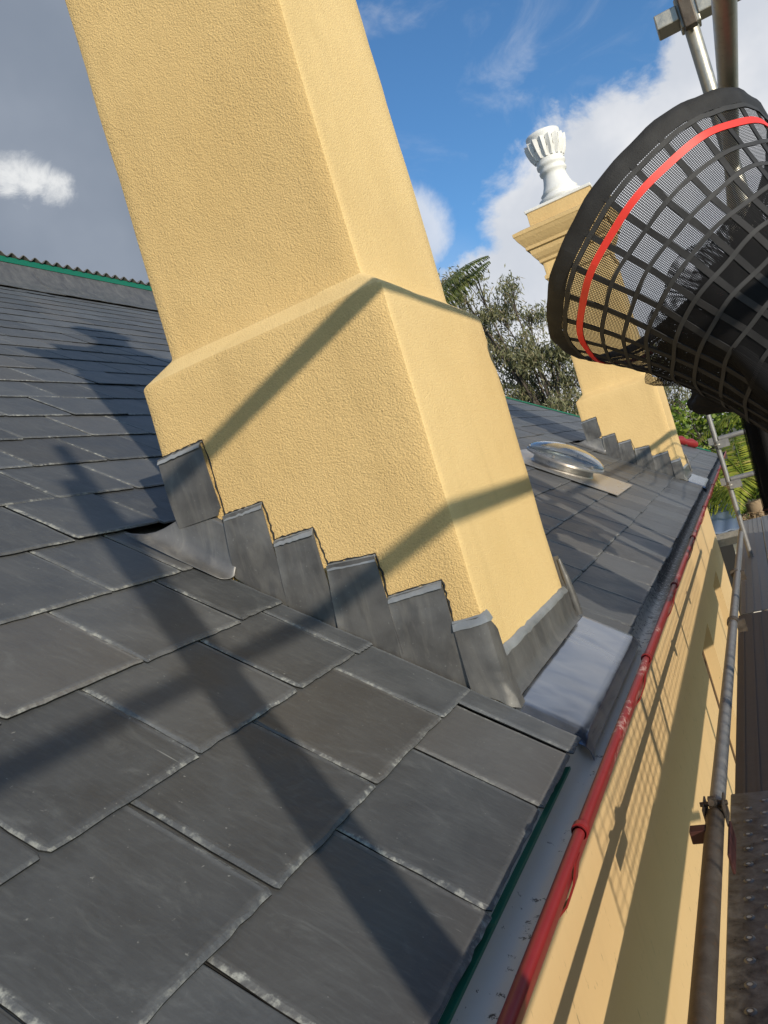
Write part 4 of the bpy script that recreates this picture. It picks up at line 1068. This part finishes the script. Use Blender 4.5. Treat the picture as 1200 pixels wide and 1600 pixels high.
def palm(lab, base, crown, specs, seed, m=M_PALM, leaf=0.5, lw=0.018, trunk_r=0.13, hang_=0.5, dead=0):
    root = empty('palm_tree', lab, 'palm tree', base); B = Vector(base); inv = Matrix.Translation(-B)
    tb = MB(); C = Vector(crown); n = 24
    tb.tube([lerp(B, C, i/n)+Vector((0.05*math.sin(i*.4), 0, 0)) for i in range(n+1)], [trunk_r*(1+0.10*(i % 2)) for i in range(n+1)], 12); t = tb.obj('trunk', M_PTRUNK, root); t.matrix_parent_inverse = inv
    r = random.Random(seed)
    for i, (azd, eld, L, dr) in enumerate(specs):
        cards, rb = [], MB()
        frond(cards, rb, C+Vector((r.uniform(-.05, .05), r.uniform(-.05, .05), r.uniform(0, .2))), math.radians(azd), math.radians(eld), L, dr, seed*31+i, leaf, lw, hang_=hang_)
        ribo = rb.obj('frond', m, root); ribo.matrix_parent_inverse = inv
        lv = leaves('leaflets', m, cards, ribo)
        lv.matrix_parent_inverse = Matrix.Identity(4)
    if dead:
        cards = []
        for k in range(dead):
            p = C+Vector((r.gauss(0, .35), r.gauss(0, .35), -r.uniform(.1, .75))); d = Vector((r.gauss(0, .5), r.gauss(0, .5), -1+r.random()*.7)).normalized(); s = d.cross(Vector((r.gauss(0, 1), r.gauss(0, 1), 0))).normalized()
            cards.append((p, d, s, r.uniform(.3, .8), r.uniform(.006, .018), r.random()))
        lv = leaves('dead_fronds', M_STRAW, cards, root); lv.matrix_parent_inverse = inv
    return root
sp1 = [(a, e, L, d) for a, e, L, d in ((175, 32, 2.3, 1.5), (150, 50, 2.4, 1.7), (120, 62, 2.3, 1.8), (90, 70, 2.2, 1.6), (60, 58, 2.4, 1.8), (35, 45, 2.4, 1.6), (10, 38, 2.3, 1.6), (-20, 42, 2.1, 1.9), (-60, 50, 2.0, 2.2), (-100, 55, 2.0, 2.3), (-140, 48, 2.1, 2.0), (195, 20, 2.2, 1.3), (165, 12, 2.1, 1.1), (20, 15, 2.3, 1.3))]
palm('yellow-green palm with dead straw fronds, nearest beyond the outbuilding roof', (-0.25, 14.5, -5.6), (-0.25, 14.5, -1.55), sp1, 4, dead=900)
palm('taller palm standing behind the hanging black net, fronds arching left', (1.2, 16.5, -5.6), (1.2, 16.5, -0.9), [(a+17, e, L*1.1, d) for a, e, L, d in sp1], 9)
# feathery palm behind the near chimney: only frond tips show right of its shaft
palm('tall dark palm whose frond tips show between the near chimney and the gum tree', (-5.0, 14.5, -5.6), (-5.0, 14.5, 3.2),
     [(-8, 44, 1.95, 0.95), (6, 30, 1.75, 0.35), (90, 60, 1.5, 1.2), (150, 40, 1.8, 1.2), (200, 40, 1.8, 1.3), (240, 50, 1.7, 1.4)], 21, m=M_PALMD, leaf=0.36, lw=0.022, trunk_r=0.15, hang_=0.8)
crisp()
